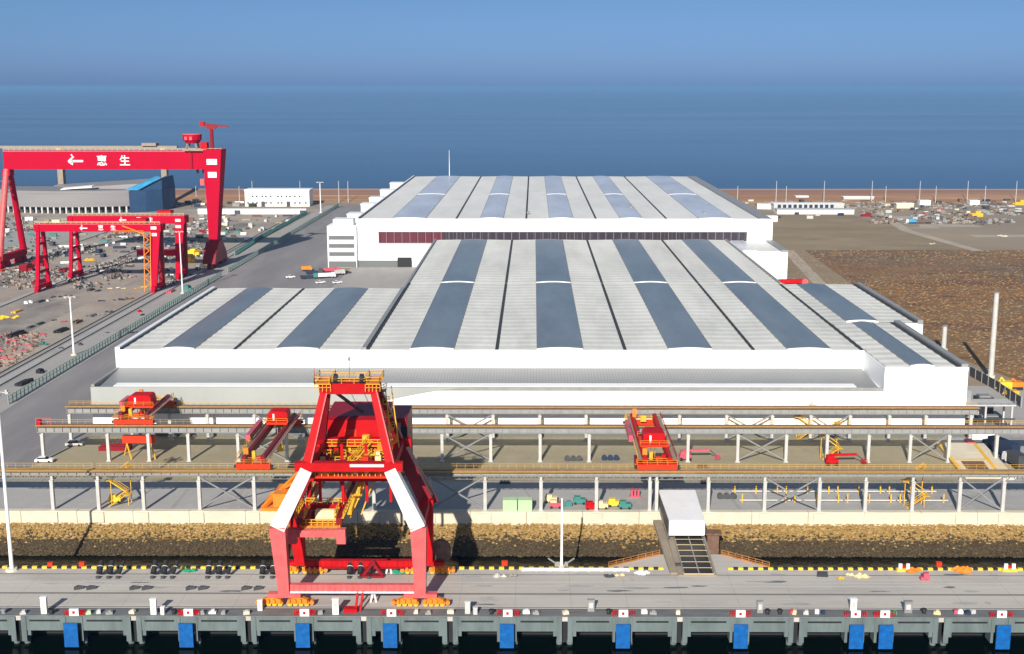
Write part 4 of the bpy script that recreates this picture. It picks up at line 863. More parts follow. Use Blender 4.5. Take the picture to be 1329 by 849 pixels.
# ================================================================== CHIMNEYS AND PLANT YARD RIGHT OF THE HALL
for x, y, h, l in ((154.5, 455, 9.6, 'short pale chimney pipe by the dark fence right of the hall'), (156.6, 412, 29.5, 'tall pale chimney stack by the dark fence right of the hall')):
    t = thing('chimney', l, 'chimney', (x, y, 2)); b = MB(); b.tube((x, y, 2), (x, y, 2+h), .95, .8, 14); part('stack', b, M['steel_white'], t)
    b = MB(); b.tube((x, y, 2+h), (x, y, 2+h+.4), 1.05, n=14); part('rim', b, M['steel_mid'], t); b = MB(); b.tube((x, y, 2), (x, y, 3), 1.5, n=14); part('base', b, M['conc_pale'], t)
fc = thing('panel_fence', 'dark grey panel fence running back beside the chimneys', 'fence', (152, 440, 2))
pts = [(151.5, 372), (151.8, 395), (150, 420), (150.5, 445), (151, 470), (151.5, 500)]
for i in range(len(pts)-1):
    (x0, y0), (x1, y1) = pts[i], pts[i+1]; b = MB(); b.bar((x0, y0, 3.7), (x1, y1, 3.7), .12, 3.2); part('panel', b, M['dkgrey'], fc)
    n = 5
    for k in range(n): q = Vector((x0, y0, 2)).lerp(Vector((x1, y1, 2)), k/n); b = MB(); b.box(q.x-.22, q.x+.22, q.y-.2, q.y+.2, 2, 5.5); part('post', b, M['steel'], fc)
pf_ = thing('pipe_platform', 'grey steel platform with tanks against the right end of the hall', 'platform', (133, 352, 2))
b = MB(); b.box(123, 139.5, 346, 353, 9.2, 9.6); part('deck', b, M['steel_white'], pf_)
for x in (124, 131, 138.6):
    for y in (346.5, 352.5): b = MB(); b.box(x-.25, x+.25, y-.25, y+.25, 2, 9.2); part('leg', b, M['steel_white'], pf_)
b = MB(); b.box(123, 139.5, 345.9, 346.2, 5.2, 5.6); part('beam', b, M['dkgrey'], pf_)
b = MB(); b.rail((123, 346, 9.6), (139.5, 346, 9.6), 1.1, t=.08); part('handrail', b, M['steel'], pf_)
for i, (x, y, a, c, h, m, l) in enumerate(((126.5,352,3,3,3.2,'steel','grey ventilation unit on the platform beside the hall'), (131,358,2,2,5.5,'steel_white','white filter tower left of two behind the platform'), (134,358,2,2,5.5,'steel_white','white filter tower right of two behind the platform'), (130,365,4,5,7,'dkgrey','dark plant box behind the white filter towers'), (133,349,7,3,3.4,'blue_d','dark blue tank block below the platform'), (137.5,366,5,4,5,'dkgrey','dark ribbed cooler in front of the tall chimney'))):
    z = 9.6 if i == 0 else 2.02; t = thing('plant_unit', l, 'plant unit', (x, y, z)); b = MB(); b.box(x-a/2, x+a/2, y-c/2, y+c/2, z, z+h); part('casing', b, M[m], t)
    b = MB(); b.box(x-a*.35, x+a*.35, y-c*.35, y+c*.35, z+h, z+h*1.12); part('hood', b, M['steel_mid'], t)
for i, (px, py, h, m, l) in enumerate(((1303,508,6,'yellow_b','yellow excavator body behind the platform at right'), (1318,505,4,'orange','orange machine behind the platform at the right edge'), (1312,515,3,'yellow','low yellow skid by the right edge'))):
    p = at(px, py, 2); t = thing('site_machine', l, 'machine', (p.x, p.y, 2)); b = MB(); b.box(p.x-2, p.x+2, p.y-1.5, p.y+1.5, 3, 3+h*.4); part('body', b, M[m], t)
    b = MB(); b.box(p.x-1.8, p.x+1.8, p.y-1.7, p.y+1.7, 2.02, 3); part('track', b, M['dark'], t); b = MB(); b.bar((p.x+1, p.y, 3+h*.2), (p.x-.8, p.y+1, 3+h*.6), .4); b.bar((p.x-.8, p.y+1, 3+h*.6), (p.x-2.4, p.y+1, 2.6), .3); part('arm', b, M[m], t)
# loading bay on the right of the sandy yard: yellow edged pit, truck, scissor gear
t = thing('loading_pit', 'yellow edged loading pit with ramp plate on the right of the sandy yard', 'loading pit', (116, 311, 2))
b = MB(); b.hexa([(110,301,2.03), (119.5,301,2.03), (120.5,326,2.03), (110.5,326,2.03), (110,301,2.3), (119.5,301,2.3), (120.5,326,4.4), (110.5,326,4.4)]); part('ramp', b, M['conc_pale'], t)
for xa, xb in ((110.0, 110.5), (119.2, 120.2)): b = MB(); b.bar((xa+.2,301,2.36), (xb+.2,326,4.46), .9, .12); part('edge_stripe', b, M['yellow'], t)
b = MB(); b.bar((110.4,313,3.4), (120,313,3.4), .8, .1); part('edge_stripe', b, M['yellow'], t)
b = MB(); b.hexa([(112,302,2.35), (117.5,302,2.35), (118.3,312,3.2), (112.4,312,3.2), (112,302,2.42), (117.5,302,2.42), (118.3,312,3.28), (112.4,312,3.28)]); part('plate', b, M['brown'], t)
b = MB(); b.hexa([(119.6,300,2.03), (122.5,300,2.03), (123.5,327,2.03), (120.6,327,2.03), (119.6,300,2.6), (122.5,300,2.6), (123.5,327,4.0), (120.6,327,4.0)]); part('side_wall', b, M['conc_pale'], t)
def truck(label, x, y, rz, L, W_, cabm, boxm, hb=2.6, group=None, name='truck', wheels=True):
    t = thing(name, label, name.replace('_', ' '), (x, y, 2.05), group); co, si = math.cos(rz), math.sin(rz)
    def T(mb): mb.v = [(x+vx*co-vy*si, y+vx*si+vy*co, vz+2.05) for vx, vy, vz in mb.v]; return mb
    b = MB(); b.box(-L/2, L/2-2.3, -W_/2, W_/2, .95, .95+hb); part('box_body', T(b), boxm, t)
    b = MB(); b.prism([(L/2-2.1, .7), (L/2, .7), (L/2, 1.8), (L/2-.35, 2.9), (L/2-2.1, 2.9)], 'y', -W_/2, W_/2); cb = part('cab', T(b), cabm, t)
    b = MB(); b.hexa([(L/2-.02,-W_*.42,1.85), (L/2+.02,-W_*.42,1.85), (L/2+.02,W_*.42,1.85), (L/2-.02,W_*.42,1.85), (L/2-.33,-W_*.42,2.75), (L/2-.29,-W_*.42,2.75), (L/2-.29,W_*.42,2.75), (L/2-.33,W_*.42,2.75)]); part('windscreen', T(b), M['dark'], cb)
    b = MB(); b.box(-L/2, L/2, -W_*.35, W_*.35, .6, .95); part('chassis', T(b), M['dkgrey'], t)
    if wheels:
        for a in (-L/2+1.2, -L/2+2.4, L/2-1.2):
            for s_ in (-1, 1): b = MB(); b.tube((a, s_*W_*.5-s_*.35, .5), (a, s_*W_*.5+s_*.02, .5), .5, n=12); part('wheel', T(b), M['dark'], t)
    return t
truck('dark navy truck with tall box parked right of the loading pit', 126.5, 322, 1.9, 12, 2.8, M['blue_d'], M['blue_d'], 3.4)
truck('white fronted dark truck beside the yellow loading pit', 126.5, 312, 1.75, 8, 2.6, M['white'], M['dkgrey'], 2.9)
truck('low red flat truck between the two rear runways at far right', 116, 326, 0, 9, 2.6, M['pink'], M['red_dark'], .8)
t = thing('site_office', 'small white site cabin with grey roof right of the hall corner', 'cabin', (127.5, 338, 2)); b = MB(); b.box(124, 131, 336.4, 340, 2.05, 5.4); part('wall', b, M['white'], t); b = MB(); b.box(123.8, 131.2, 336.2, 340.2, 5.4, 5.8); part('roof', b, M['steel_mid'], t); b = MB(); b.box(124.6, 130.4, 336.35, 336.4, 3.6, 4.8); part('window', b, M['steel'], t)

# ================================================================== GEAR IN THE YARD BETWEEN THE RUNWAYS
def container(label, px, py, L, W_, h, m, rz=0, z=2.03, group=None, name='container', kids=True):
    p = at(px, py, 2) if py else Vector(px); t = thing(name, label, name.replace('_', ' '), (p.x, p.y, 2), group)
    b = MB(); b.cbox((p.x, p.y, z), L, W_, h, rz); 
    n = int(L/.6); co, si = math.cos(rz), math.sin(rz)
    for k in range(n):
        u = -L/2+.3+k*(L-.6)/max(1, n-1); b.cbox((p.x+u*co+W_/2*si, p.y+u*si-W_/2*co, z+.15), .22, .1, h-.3, rz)
    part('shell', b, m, t)
    b = MB(); b.cbox((p.x, p.y, z+h), L*.98, W_*.94, .08, rz); part('roof', b, m, t)
    return t
container('pale green container, left one of the joined pair behind the sea wall', 662, 662, 3.3, 2.6, 2.7, M['mint'])
container('pale green container, right one of the joined pair behind the sea wall', 681.5, 662, 3.3, 2.6, 2.7, M['mint'])
gear = [(721,659,'pink','faded red pump set','pump set'),(715,652,'cream','cream crate on the red pump set row','crate'),(738,657,'teal_b','teal hose reel next to the red pump set','hose reel'),(752,654,'teal_b','teal pipe rack right of the hose reel','pipe rack'),(768,661,'red','bright red tool chest beside a runway column','tool chest'),(781,660,'cream','cream generator right of the runway column','generator'),(797,657,'yellow_b','yellow compressor with hood','compressor'),(811,660,'teal_b','teal welding trolley at the right end of the gear row','trolley'),(824,645,'pink','small magenta frame near the covered ramp','frame'),(943,647,'dkgrey','dark wheel pile right of the covered ramp','wheel pile'),(150,652,'yellow_b','small yellow dumper on the concrete behind the sea wall','dumper'),(744,598,'dkgrey','dark coiled cables on the sand left heap','cable coil'),(792,597,'blue_d','dark blue drums on the sand right of the cable coil','drums'),(655,627,'dkgrey','dark flat box on the sandy strip','box'),(912,607,'brown','brown pallet on the sand right of the red crane','pallet'),(916,627,'dkgrey','dark plate on the sand edge behind the front runway','plate')]
for px, py, c, lab, ct in gear:
    p = at(px, py, 2); t = thing(ct.replace(' ', '_'), lab, ct, (p.x, p.y, 2)); x, y = p.x, p.y
    if ct in ('cable coil', 'drums', 'wheel pile', 'hose reel'):
        for k in range(3 if ct != 'hose reel' else 2):
            b = MB(); r_ = .65; xx = x+(k-1)*1.6
            b.tube((xx, y-.5, 2.7), (xx, y+.5, 2.7), r_, n=14); part('drum', b, M[c], t)
            b = MB(); b.tube((xx, y-.62, 2.7), (xx, y-.5, 2.7), r_*1.25, n=14); part('flange', b, M[c], t)
    elif ct in ('plate', 'pallet', 'box', 'frame'):
        b = MB(); b.cbox((x, y, 2.03), 2.6, 1.5, .35); part('base', b, M[c], t)
        for k in (-1, 0, 1): b = MB(); b.cbox((x+k*.8, y, 2.38), .5, 1.4, .2 if ct != 'frame' else 1.6); part('slat', b, M[c], t)
    else:
        b = MB(); b.cbox((x, y, 2.3), 2.9, 1.5, 1.1); part('body', b, M[c], t)
        b = MB(); b.cbox((x-.5, y, 3.4), 1.5, 1.2, .55); part('hood', b, M['cream'] if c == 'pink' else M[c], t)
        for a in (-1, 1): b = MB(); b.tube((x+a, y-.85, 2.32), (x+a, y+.85, 2.32), .32, n=10); part('wheel', b, M['dark'], t)
# yellow and white barrier rows at right
for r_, (y, h) in enumerate(((289.5, 1.5), (282.8, 1.6))):
    for k in range(4):
        x0 = 49.5+k*12.6+(0 if r_ else -.7); t = thing('barrier_row', f'white rail barrier with yellow posts, {ordn(k)} from the left in the {"front" if r_ else "rear"} row', 'barrier', (x0+6, y, 2), 'white and yellow barriers behind the sea wall')
        b = MB(); b.box(x0, x0+12.2, y-.15, y+.15, 2.35, 2.65); part('rail', b, M['steel_white'], t)
        for j in range(3): x = x0+.6+j*5.2; b = MB(); b.box(x-.14, x+.14, y-.45, y-.16, 2.03, 2+h+.6); part('post', b, M['yellow'], t)
# painted lane marks on the concrete
for i, px in enumerate((950, 982, 690, 300, 420, 228, 160)):
    a, c = at(px-12, 635, 2), at(px+8, 661, 2) ; a2 = at(px-8, 635, 2); c2 = at(px+13, 661, 2)
    if px < 640: a, a2, c, c2 = at(px+14, 635), at(px+18, 635), at(px-8, 661), at(px-3, 661)
    b = MB(); b.face([(c.x,c.y,2.032), (c2.x,c2.y,2.032), (a2.x,a2.y,2.032), (a.x,a.y,2.032)]); struct('lane_marking', b, M['verge'])
# boom lifts
def boomlift(label, px, py, m, s_=1):
    p = at(px, py, 2); x, y = p.x, p.y; t = thing('boom_lift', label, 'boom lift', (x, y, 2), 'red boom lifts on the sandy yard')
    b = MB(); b.box(x-1.6, x+1.6, y-1.1, y+1.1, 2.6, 3.6); part('chassis', b, m, t)
    for a in (-1.1, 1.1):
        for c in (-1.1, 1.1): b = MB(); b.tube((x+a, y+c-.2, 2.5), (x+a, y+c+.2, 2.5), .48, n=12); part('wheel', b, M['dark'], t)
    b = MB(); b.box(x-1.3, x+.6, y-.8, y+.8, 3.6, 4.6); part('turret', b, m, t)
    b = MB(); b.bar((x-.5, y, 4.6), (x+s_*6.5, y, 4.8), .5, .6); part('boom', b, m, t); b = MB(); b.bar((x+s_*6.5, y, 4.8), (x+s_*8.6, y, 3.0), .28); part('jib', b, M['dkgrey'], t)
    b = MB(); b.box(x+s_*8.6-.7, x+s_*8.6+.7, y-.6, y+.6, 2.4, 2.5); b.rail((x+s_*8.6-.7, y-.6, 2.5), (x+s_*8.6+.7, y-.6, 2.5), 1.1, n=3, t=.09); b.rail((x+s_*8.6-.7, y+.6, 2.5), (x+s_*8.6+.7, y+.6, 2.5), 1.1, n=3, t=.09); part('basket', b, m, t)
boomlift('faded red boom lift right of the red bridge crane, basket at its right', 889, 597, M['pink'])
boomlift('bright red boom lift lowered on the sand near the yellow stair', 1079, 603, M['red'])
# cars
def car(label, x, y, rz, m, group=None, z=2.06):
    t = thing('car', label, 'car', (x, y, z), group); co, si = math.cos(rz), math.sin(rz)
    def T(mb): mb.v = [(x+vx*co-vy*si, y+vx*si+vy*co, vz+z) for vx, vy, vz in mb.v]; return mb
    b = MB(); b.prism([(-2.3,.35), (2.3,.35), (2.35,.75), (2.1,.95), (1.1,1.02), (-2.2,1.05), (-2.35,.8)], 'y', -.9, .9); part('body', T(b), m, t)
    b = MB(); b.hexa([(-1.9,-.84,1.03), (1.1,-.84,1.02), (1.1,.84,1.02), (-1.9,.84,1.03), (-1.4,-.68,1.5), (.35,-.68,1.5), (.35,.68,1.5), (-1.4,.68,1.5)]); part('window', T(b), M['dark'], t)
    b = MB(); b.box(-1.42, .37, -.7, .7, 1.5, 1.56); part('roof', T(b), m, t)
    for a in (-1.4, 1.4):
        for c in (-.8, .8): b = MB(); b.tube((a, c-.12, .33), (a, c+.12, .33), .34, n=12); part('wheel', T(b), M['dark'], t)
    return t
car('white car parked under the left end of the middle crane runway', -129.7, 313.6, .05, M['white'])
car('silver grey car parked between the left ends of two rear runways', -127.3, 328.8, .1, M['steel_white'])
cc = [(377,361,.4,'white','white car with dark load at the left of the courtyard vehicle group'),(401,362,.2,'teal_b','blue green flatbed at the middle of the courtyard group'),(408,356,.2,'dkgrey','dark truck behind the blue green flatbed'),(430,354,.3,'pink','faded red truck by the grey wall band'),(424,361,.3,'white','white van in front of the faded red truck'),(441,357,.5,'steel_white','pale car right of the white van'),(450,355,.5,'dkgrey','dark car at the right end of the courtyard group'),(416,368,.6,'white','white car close to the hall roof edge, left one'),(438,368,.6,'white','white car close to the hall roof edge, right one'),(398,352,.2,'orange','small orange loader behind the courtyard vehicles')]
for px, py, a, c, lab in cc:
    p = at(px, py, 2)
    if 'truck' in lab or 'flatbed' in lab or 'van' in lab or 'loader' in lab: truck(lab, p.x, p.y, a, 9 if 'truck' in lab or 'flat' in lab else 5.4, 2.2, M[c], M[c] if 'flatbed' not in lab else M['blue_d'], 1.7 if 'flatbed' not in lab else .8)
    else: car(lab, p.x, p.y, a, M[c])

# ================================================================== RED GANTRY CRANES IN THE LEFT YARD
def lettering(body, size, x, y, zc, m, parent, name='lettering'):
    cu = bpy.data.curves.new('tmp_text', 'FONT'); cu.body = body; cu.size = size; cu.extrude = .06; cu.align_x = 'CENTER'; cu.align_y = 'CENTER'; cu.offset = size*.012
    o = bpy.data.objects.new('tmp_text', cu); COL.objects.link(o)
    dg = bpy.context.evaluated_depsgraph_get(); me = bpy.data.meshes.new_from_object(o.evaluated_get(dg)); bpy.data.objects.remove(o)
    base = parent
    while base.parent: base = base.parent
    me.transform(Matrix.Translation(Vector((x, y, zc))-base.location) @ Matrix.Rotation(math.pi/2, 4, 'X'))
    me.materials.clear(); me.materials.append(m)
    q = bpy.data.objects.new(name, me); COL.objects.link(q); q.parent = parent
    return q
def logo(x, y, z, s_, m, parent):
    """the yard's mark: a hooked arrow head with a long bar to the right"""
    b = MB()
    def L(p, q, w_): b.bar((x+p[0]*s_, y, z+p[1]*s_), (x+q[0]*s_, y, z+q[1]*s_), w_*s_, .1, up=(0,1,0)) if False else b.prism(_strip(p, q, w_, x, z, s_), 'y', y-.08, y)
    L((-1.0, -.05), (-.45, .42), .2); L((-.45, .42), (-.1, .62), .2); L((-.5, 1.0), (-.2, .5), .16); L((-1.0, -.05), (-.35, -.55), .22); L((-.72, -.02), (1.25, -.02), .3); L((-.5, .35), (-.35, -.3), .16)
    return part('emblem', b, m, parent)
def _strip(p, q, w_, x, z, s_):
    d = Vector((q[0]-p[0], q[1]-p[1])); n = Vector((-d.y, d.x)).normalized()*w_/2
    return [(x+(p[0]+n.x)*s_, z+(p[1]+n.y)*s_), (x+(p[0]-n.x)*s_, z+(p[1]-n.y)*s_), (x+(q[0]-n.x)*s_, z+(q[1]-n.y)*s_), (x+(q[0]+n.x)*s_, z+(q[1]+n.y)*s_)]
g = thing('goliath_crane', 'huge red goliath gantry crane with white characters spanning the left works yard', 'gantry crane', (-230, 678, 2))
RG = M['red_gantry']
b = MB(); b.box(-289.2, -170.5, 676, 684, 55.4, 65); gd = part('girder', b, RG, g)
b = MB(); b.box(-289.2, -170, 675.8, 684.2, 65, 65.5); part('top_plate', b, M['red_pink'], gd)
b = MB(); b.rail((-289, 676, 65.5), (-170, 676, 65.5), 1.3, n=40, t=.14); part('handrail', b, M['cream'], gd)
lettering('惠', 6.0, -235.4, 675.92, 59.8, M['white'], gd); lettering('生', 6.0, -222.9, 675.92, 59.8, M['white'], gd)
logo(-250.2, 675.98, 60.0, 3.6, M['white'], gd)
b = MB(); b.hexa([(-178.7,674.5,14), (-174.4,674.5,14), (-174.4,681.5,14), (-178.7,681.5,14), (-179.2,672.8,66.3), (-169.2,672.8,66.3), (-169.2,684,66.3), (-179.2,684,66.3)]); lg = part('rigid_leg', b, RG, g)
for z, x0, x1 in ((58.2, -177.4, -171.8), (51.2, -177, -172.3)):
    b = MB(); b.box(x0, x1, 672.6, 673.5 if z > 55 else 674, z, z+3.0); part('number_plate', b, M['white'], lg)
b = MB(); b.prism([(664, 5), (692, 5), (689, 10), (682, 16), (674, 16), (667, 10)], 'x', -180.2, -173.2); part('leg_base', b, M['red_dark'], g)
b = MB(); b.box(-181.5, -179.2, 672.8, 676, 47, 50.5); part('cab', b, M['red_pink'], lg)
for y0, y1 in ((676, 665.5), (680, 699)):
    b = MB(); b.tube((-288, y0, 55.5), (-291.5, y1, 6.5), 1.5, 1.9, 14); part('pipe_leg', b, M['red_pink'] if y0 < 678 else RG, g)
b = MB(); b.box(-290, -286, 675, 681, 52, 55.4)
part('hinge_head', b, RG, g)
for z in (43, 46, 49): b = MB(); b.box(-291, -286.5, 674.5, 678, z, z+.3); part('landing', b, M['red_pink'], g)
b = MB(); b.box(-293, -290, 664, 700, 5.6, 9.0); part('sill_beam', b, RG, g)
for y in (667, 675, 690, 697):
    for x in (-291.5, -176.6): b = MB(); b.prism([(y-3.4, 2.6), (y+3.4, 2.6), (y+1.2, 5.6), (y-1.2, 5.6)], 'x', x-1.2, x+1.2); b.box(x-.6, x+.6, y-3.2, y+3.2, 2.05, 2.7); part('bogie', b, RG if x < -200 else M['red_dark'], g)
tl = thing('crane_trolley', 'round red trolley house riding on top of the goliath crane girder', 'trolley', (-186, 678, 66))
b = MB(); b.tube((-186, 678, 69.6), (-186, 678, 71.5), 3.6, 5.0, 16); b.tube((-186, 678, 71.5), (-186, 678, 74.2), 5.0, 5.2, 16); part('house', b, RG, tl)
b = MB(); b.tube((-186, 678, 74.2), (-186, 678, 74.6), 5.3, n=16); part('roof', b, M['red_pink'], tl)
b = MB()
for dx in (-3, 3):
    for dy in (-3, 3): b.bar((-186+dx, 678+dy, 65.6), (-186+dx*.7, 678+dy*.7, 69.8), .7)
b.box(-190, -177.5, 673.8, 682, 65.55, 66.6); part('frame', b, M['tan'], tl)
for dx in (-2.2, .4): b = MB(); b.box(-186+dx-.7, -186+dx+.7, 672.9, 673.4, 71.4, 73.2); part('window', b, M['red_pink'], tl)
b = MB(); b.box(-181.2, -177.6, 675.5, 680, 66.6, 70); part('motor_house', b, M['red'], tl)
b = MB(); b.bar((-186.5, 673.2, 66), (-186.5, 673.2, 55), .35); part('ladder', b, M['red_dark'], tl)
for x in (-184, -180.8): b = MB(); b.tube((x, 678, 55.4), (x, 678, 53.2), .7, n=8); part('hook_block', b, M['dark'], tl)
jc = thing('service_jib', 'small red T shaped service jib on the right end of the goliath girder', 'jib crane', (-175.6, 679, 66))
b = MB(); b.tube((-175.6, 679, 66), (-175.6, 679, 77.4), 1.1, .95, 12); part('mast', b, M['red_dark'], jc)
b = MB(); b.bar((-180.6, 679, 79.8), (-166.4, 679, 78.4), 1.7, 1.6, .8, .7); b.prism([(-177.6, 77.2), (-173.6, 77.2), (-172.2, 78.6), (-179, 78.9)], 'y', 678, 680); part('jib', b, M['red_dark'], jc)
b = MB(); b.box(-181.4, -179.2, 677.6, 680.4, 78.6, 81); part('counterweight', b, M['red'], jc)

def gantry(label, Y, xl, xr, z0, z1, tx, orange):
    t = thing('gantry_crane', label, 'gantry crane', ((xl+xr)/2, Y, 2))
    b = MB(); b.box(xl, xr, Y-3.6, Y-1.6, z0, z1); o = part('girder', b, RG, t); b = MB(); b.box(xl, xr, Y+1.6, Y+3.6, z0, z1); part('girder', b, M['red_dark'], t)
    b = MB(); b.box(xl, xr, Y-3.7, Y-1.5, z1, z1+.3); part('top_plate', b, M['red_pink'], o)
    b = MB(); b.rail((xl, Y-3.6, z1+.3), (xr, Y-3.6, z1+.3), 1.1, n=24, t=.12); part('handrail', b, M['cream'], o)
    b = MB(); b.box(xl-.4, xl+2.2, Y-4, Y+4, z0+.2, z1-.2); b.box(xr-2.2, xr+.4, Y-4, Y+4, z0+.2, z1-.2); part('end_tie', b, RG, t)
    zc = (z0+z1)/2
    lettering('惠', 2.7, tx+8.5, Y-3.68, zc, M['white'], o); lettering('生', 2.7, tx+14.5, Y-3.68, zc, M['white'], o); logo(tx, Y-3.62, zc, 1.6, M['white'], o)
    for s_ in (-1, 1):
        b = MB(); b.bar((xl+1.2, Y+s_*3, z0), (xl+.6, Y+s_*7, 4.2), 1.7, 1.3); part('leg', b, RG, t)
        b = MB(); b.bar((xr-2.4, Y+s_*2.8, z0+1), (xr-3.6, Y+s_*6.6, 4.2), 4.6 if s_ < 0 else 3.6, 1.6, 2.6, 1.5); part('leg', b, RG if s_ < 0 else M['red_dark'], t)
        for x in (xl+.6, xr-3.6): b = MB(); b.box(x-.9, x+.9, Y+s_*7-2.2, Y+s_*7+2.2, 2.05, 3.4); part('bogie', b, RG, t)
    for x in (xl+.6, xr-3.6): b = MB(); b.box(x-1, x+1, Y-8.5, Y+8.5, 3.4, 5); part('sill_beam', b, RG, t)
    for f in (.25, .5, .75): z = z0-(z0-4.2)*f; b = MB(); b.box(xl+.4, xl+1.6, Y-3-4*f, Y+3+4*f, z, z+1); part('tie', b, RG, t)
    for z in (z0+.2, z0-3): b = MB(); b.box(xr-4.3, xr-1.6, Y-4.4, Y-4.05, z+1.0, z+2.4); part('number_plate', b, M['white'], t)
    b = MB(); b.box(xr-14, xr-7, Y-3, Y+3, z1+.35, z1+2.6); part('trolley', b, M['red'], t)
    if orange:
        b = MB(); zz = 4.; a = 1; k = 0
        while zz < z0-1: b.bar((xr-6.4-a*1.4, Y-7.2+.12*k, zz), (xr-6.4+a*1.4, Y-7.2+.12*k, zz+2.6), .8, .3); zz += 2.6; a = -a; k += 1
        for x in (xr-8, xr-4.9): b.bar((x, Y-7.6, 2.2), (x+.6, Y-5.4, z0), .35)
        part('zigzag_stair', b, M['orange'], t)
        b = MB(); b.bar((xr-18, Y-4.4, z1-.5), (xr-7, Y-5.4, z0-1), .5); b.rail((xr-22, Y-4.6, z0-.6), (xr-8, Y-4.6, z0-.6), 1.2, n=6, t=.2); part('gangway', b, M['orange'], t)
    else:
        b = MB(); b.box(xr-26, xr-4, Y-2, Y+2, 13.5, 16.6); part('tie_beam', b, RG, t)
    return t
gantry('nearer small red gantry crane with an orange zigzag stair on its right leg', 596, -241, -180.3, 31, 34.5, -217.5, True)
gantry('farther small red gantry crane, behind the one with the orange stair', 637, -240, -180.2, 30.3, 34.4, -212, False)

# far tan gantry beyond the rounded hall
tg = thing('tan_gantry', 'distant grey tan gantry crane rising behind the rounded grey hall', 'gantry crane', (-385, 1045, 2))
b = MB(); b.box(-470, -301, 1048, 1053, 48.5, 50.6); part('girder', b, M['tan'], tg)
for x in (-401, -313): b = MB(); b.box(x-2.3, x+2.3, 1047.5, 1053.5, 2, 48.5); part('leg', b, M['tan'], tg)
b = MB(); b.box(-330, -318, 1046, 1055, 50.6, 53); part('trolley', b, M['tan'], tg)
# rounded grey hall
sh = thing('rounded_hall', 'long rounded grey hall with columns below and deep blue sheeted right end', 'hall', (-360, 985, 2))
out = []
for i in range(25):
    a = i/24; out.append((-425+118*a, 975-14*math.sin(math.pi*a*.9)+ (8*a*a)))
back = [(x, 1016) for x, y in reversed(out)]
b = MB(); b.prism(out+back, 'z', 7.0, 17.5); b.prism([(x, y+2) for x, y in out]+[(x, 1013) for x, y in back], 'z', 17.5, 19.4); part('cladding', b, M['clad_grey'], sh)
for i in range(1, 25, 1):
    x, y = out[i]; b = MB(); b.box(x-.6, x+.6, y+.1, y+1.2, 2, 7.0); part('column', b, M['steel_white'], sh)
b = MB(); b.prism([(x, y+6) for x, y in out]+back, 'z', 2.05, 7.0); part('base', b, M['dkgrey'], sh)
b = MB(); b.prism([(-318, 969), (-307, 976), (-297, 986), (-295, 1000), (-295, 1016), (-318, 1016)], 'z', 2.1, 19.2); b.hexa([(-318,969,19.2), (-297,986,19.2), (-295,1016,19.2), (-322,1016,19.2), (-312,976,19.3), (-297,988,28.0), (-295.5,1014,28.6), (-300,1014,28.6)]); part('end_wall', b, M['clad_blue'], sh)
b = MB(); b.hexa([(-322,975,19.5), (-312,974,19.5), (-297.2,985.5,28.2), (-305,1000,28.2), (-322,975,20.2), (-312,974,20.2), (-297.2,985.5,28.9), (-305,1000,28.9)]); part('blue_sheet', b, M['clad_cyan'], sh)
b = MB(); b.hexa([(-380,990,19.5), (-315,985,19.5), (-300,1013,19.5), (-395,1013,19.5), (-372,992,20.5), (-315,987,23.5), (-302,1012,26.5), (-390,1012,21)]); part('roof', b, M['clad_grey'], sh)
b = MB(); b.hexa([(-374,975,19.6), (-349,975,21.6), (-349,983,22), (-374,983,20.4), (-374,975,20.1), (-349,975,22.6), (-349,983,23), (-374,983,20.9)]); part('skylight', b, M['white'], sh)
of = thing('office_block', 'white two storey office block with small square windows near the dike', 'building', (-213, 1030, 2))
b = MB(); b.box(-239.5, -186, 1023, 1040, 2, 15.2); part('wall', b, M['white'], of)
b = MB(); b.box(-240, -185.5, 1022.6, 1040.4, 15.2, 15.9); part('roof', b, M['white_wall'], of)
for zz, xs in ((9.6, [-233, -229.6, -225, -222, -218, -212, -209, -205, -202, -198, -194]), (4.2, [-237, -233, -229.6, -222, -218, -212, -209, -198, -194, -189])):
    for x in xs: b = MB(); b.box(x-.7, x+.7, 1022.85, 1023.05, zz, zz+1.5); part('window', b, M['dkgrey'], of)
for x in (-224.5, -203.5): b = MB(); b.box(x-1.3, x+1.3, 1021.6, 1023, 2, 6.2); part('door', b, M['dkgrey'], of)
lw = thing('low_shed', 'long low white shed in front of the white office block', 'shed', (-218, 962, 2))
b = MB(); b.box(-262, -178, 960, 966, 2, 4.8); part('wall', b, M['white'], lw); b = MB(); b.hexa([(-262.4,959.6,4.8), (-177.6,959.6,4.8), (-177.6,966.4,4.8), (-262.4,966.4,4.8), (-262.4,962,6), (-177.6,962,6), (-177.6,964,6), (-262.4,964,6)]); part('roof', b, M['white_wall'], lw)
for x in (-231, -180): b = MB(); b.box(x-2.2, x+2.2, 959.2, 960, 2, 5); part('door', b, M['dkgrey'], lw)

# ================================================================== LEFT YARD: FENCES, RAILS, STOCK
def mesh_fence(label, pts, h, posts, m, sub=3.0):
    t = thing('mesh_fence', label, 'fence', (*pts[0], 2)); pm = MB(); n_made = 0; rest = MB()
    for i in range(len(pts)-1):
        p, q = Vector((*pts[i], 2.06)), Vector((*pts[i+1], 2.06)); L = (q-p).length
        b = MB()
        for z in (.15, h*.5, h-.1): b.bar(p+Vector((0,0,z)), q+Vector((0,0,z)), .1)
        n = int(L/.32)
        for k in range(n): c = p.lerp(q, k/n); b.bar(c+Vector((0,0,.15)), c+Vector((0,0,h-.1)), .075)
        part('mesh_panel', b, m, t)
        n = int(L/sub)
        for k in range(n):
            c = p.lerp(q, k/n)
            if n_made < posts: pb = MB(); pb.bar(c, c+Vector((0,0,h+.1)), .26); part('post', pb, M['steel'], t); n_made += 1
            else: rest.bar(c, c+Vector((0,0,h+.1)), .26)
    if rest.f: o = part('far_post', rest, M['steel'], t); o['kind'] = 'stuff'
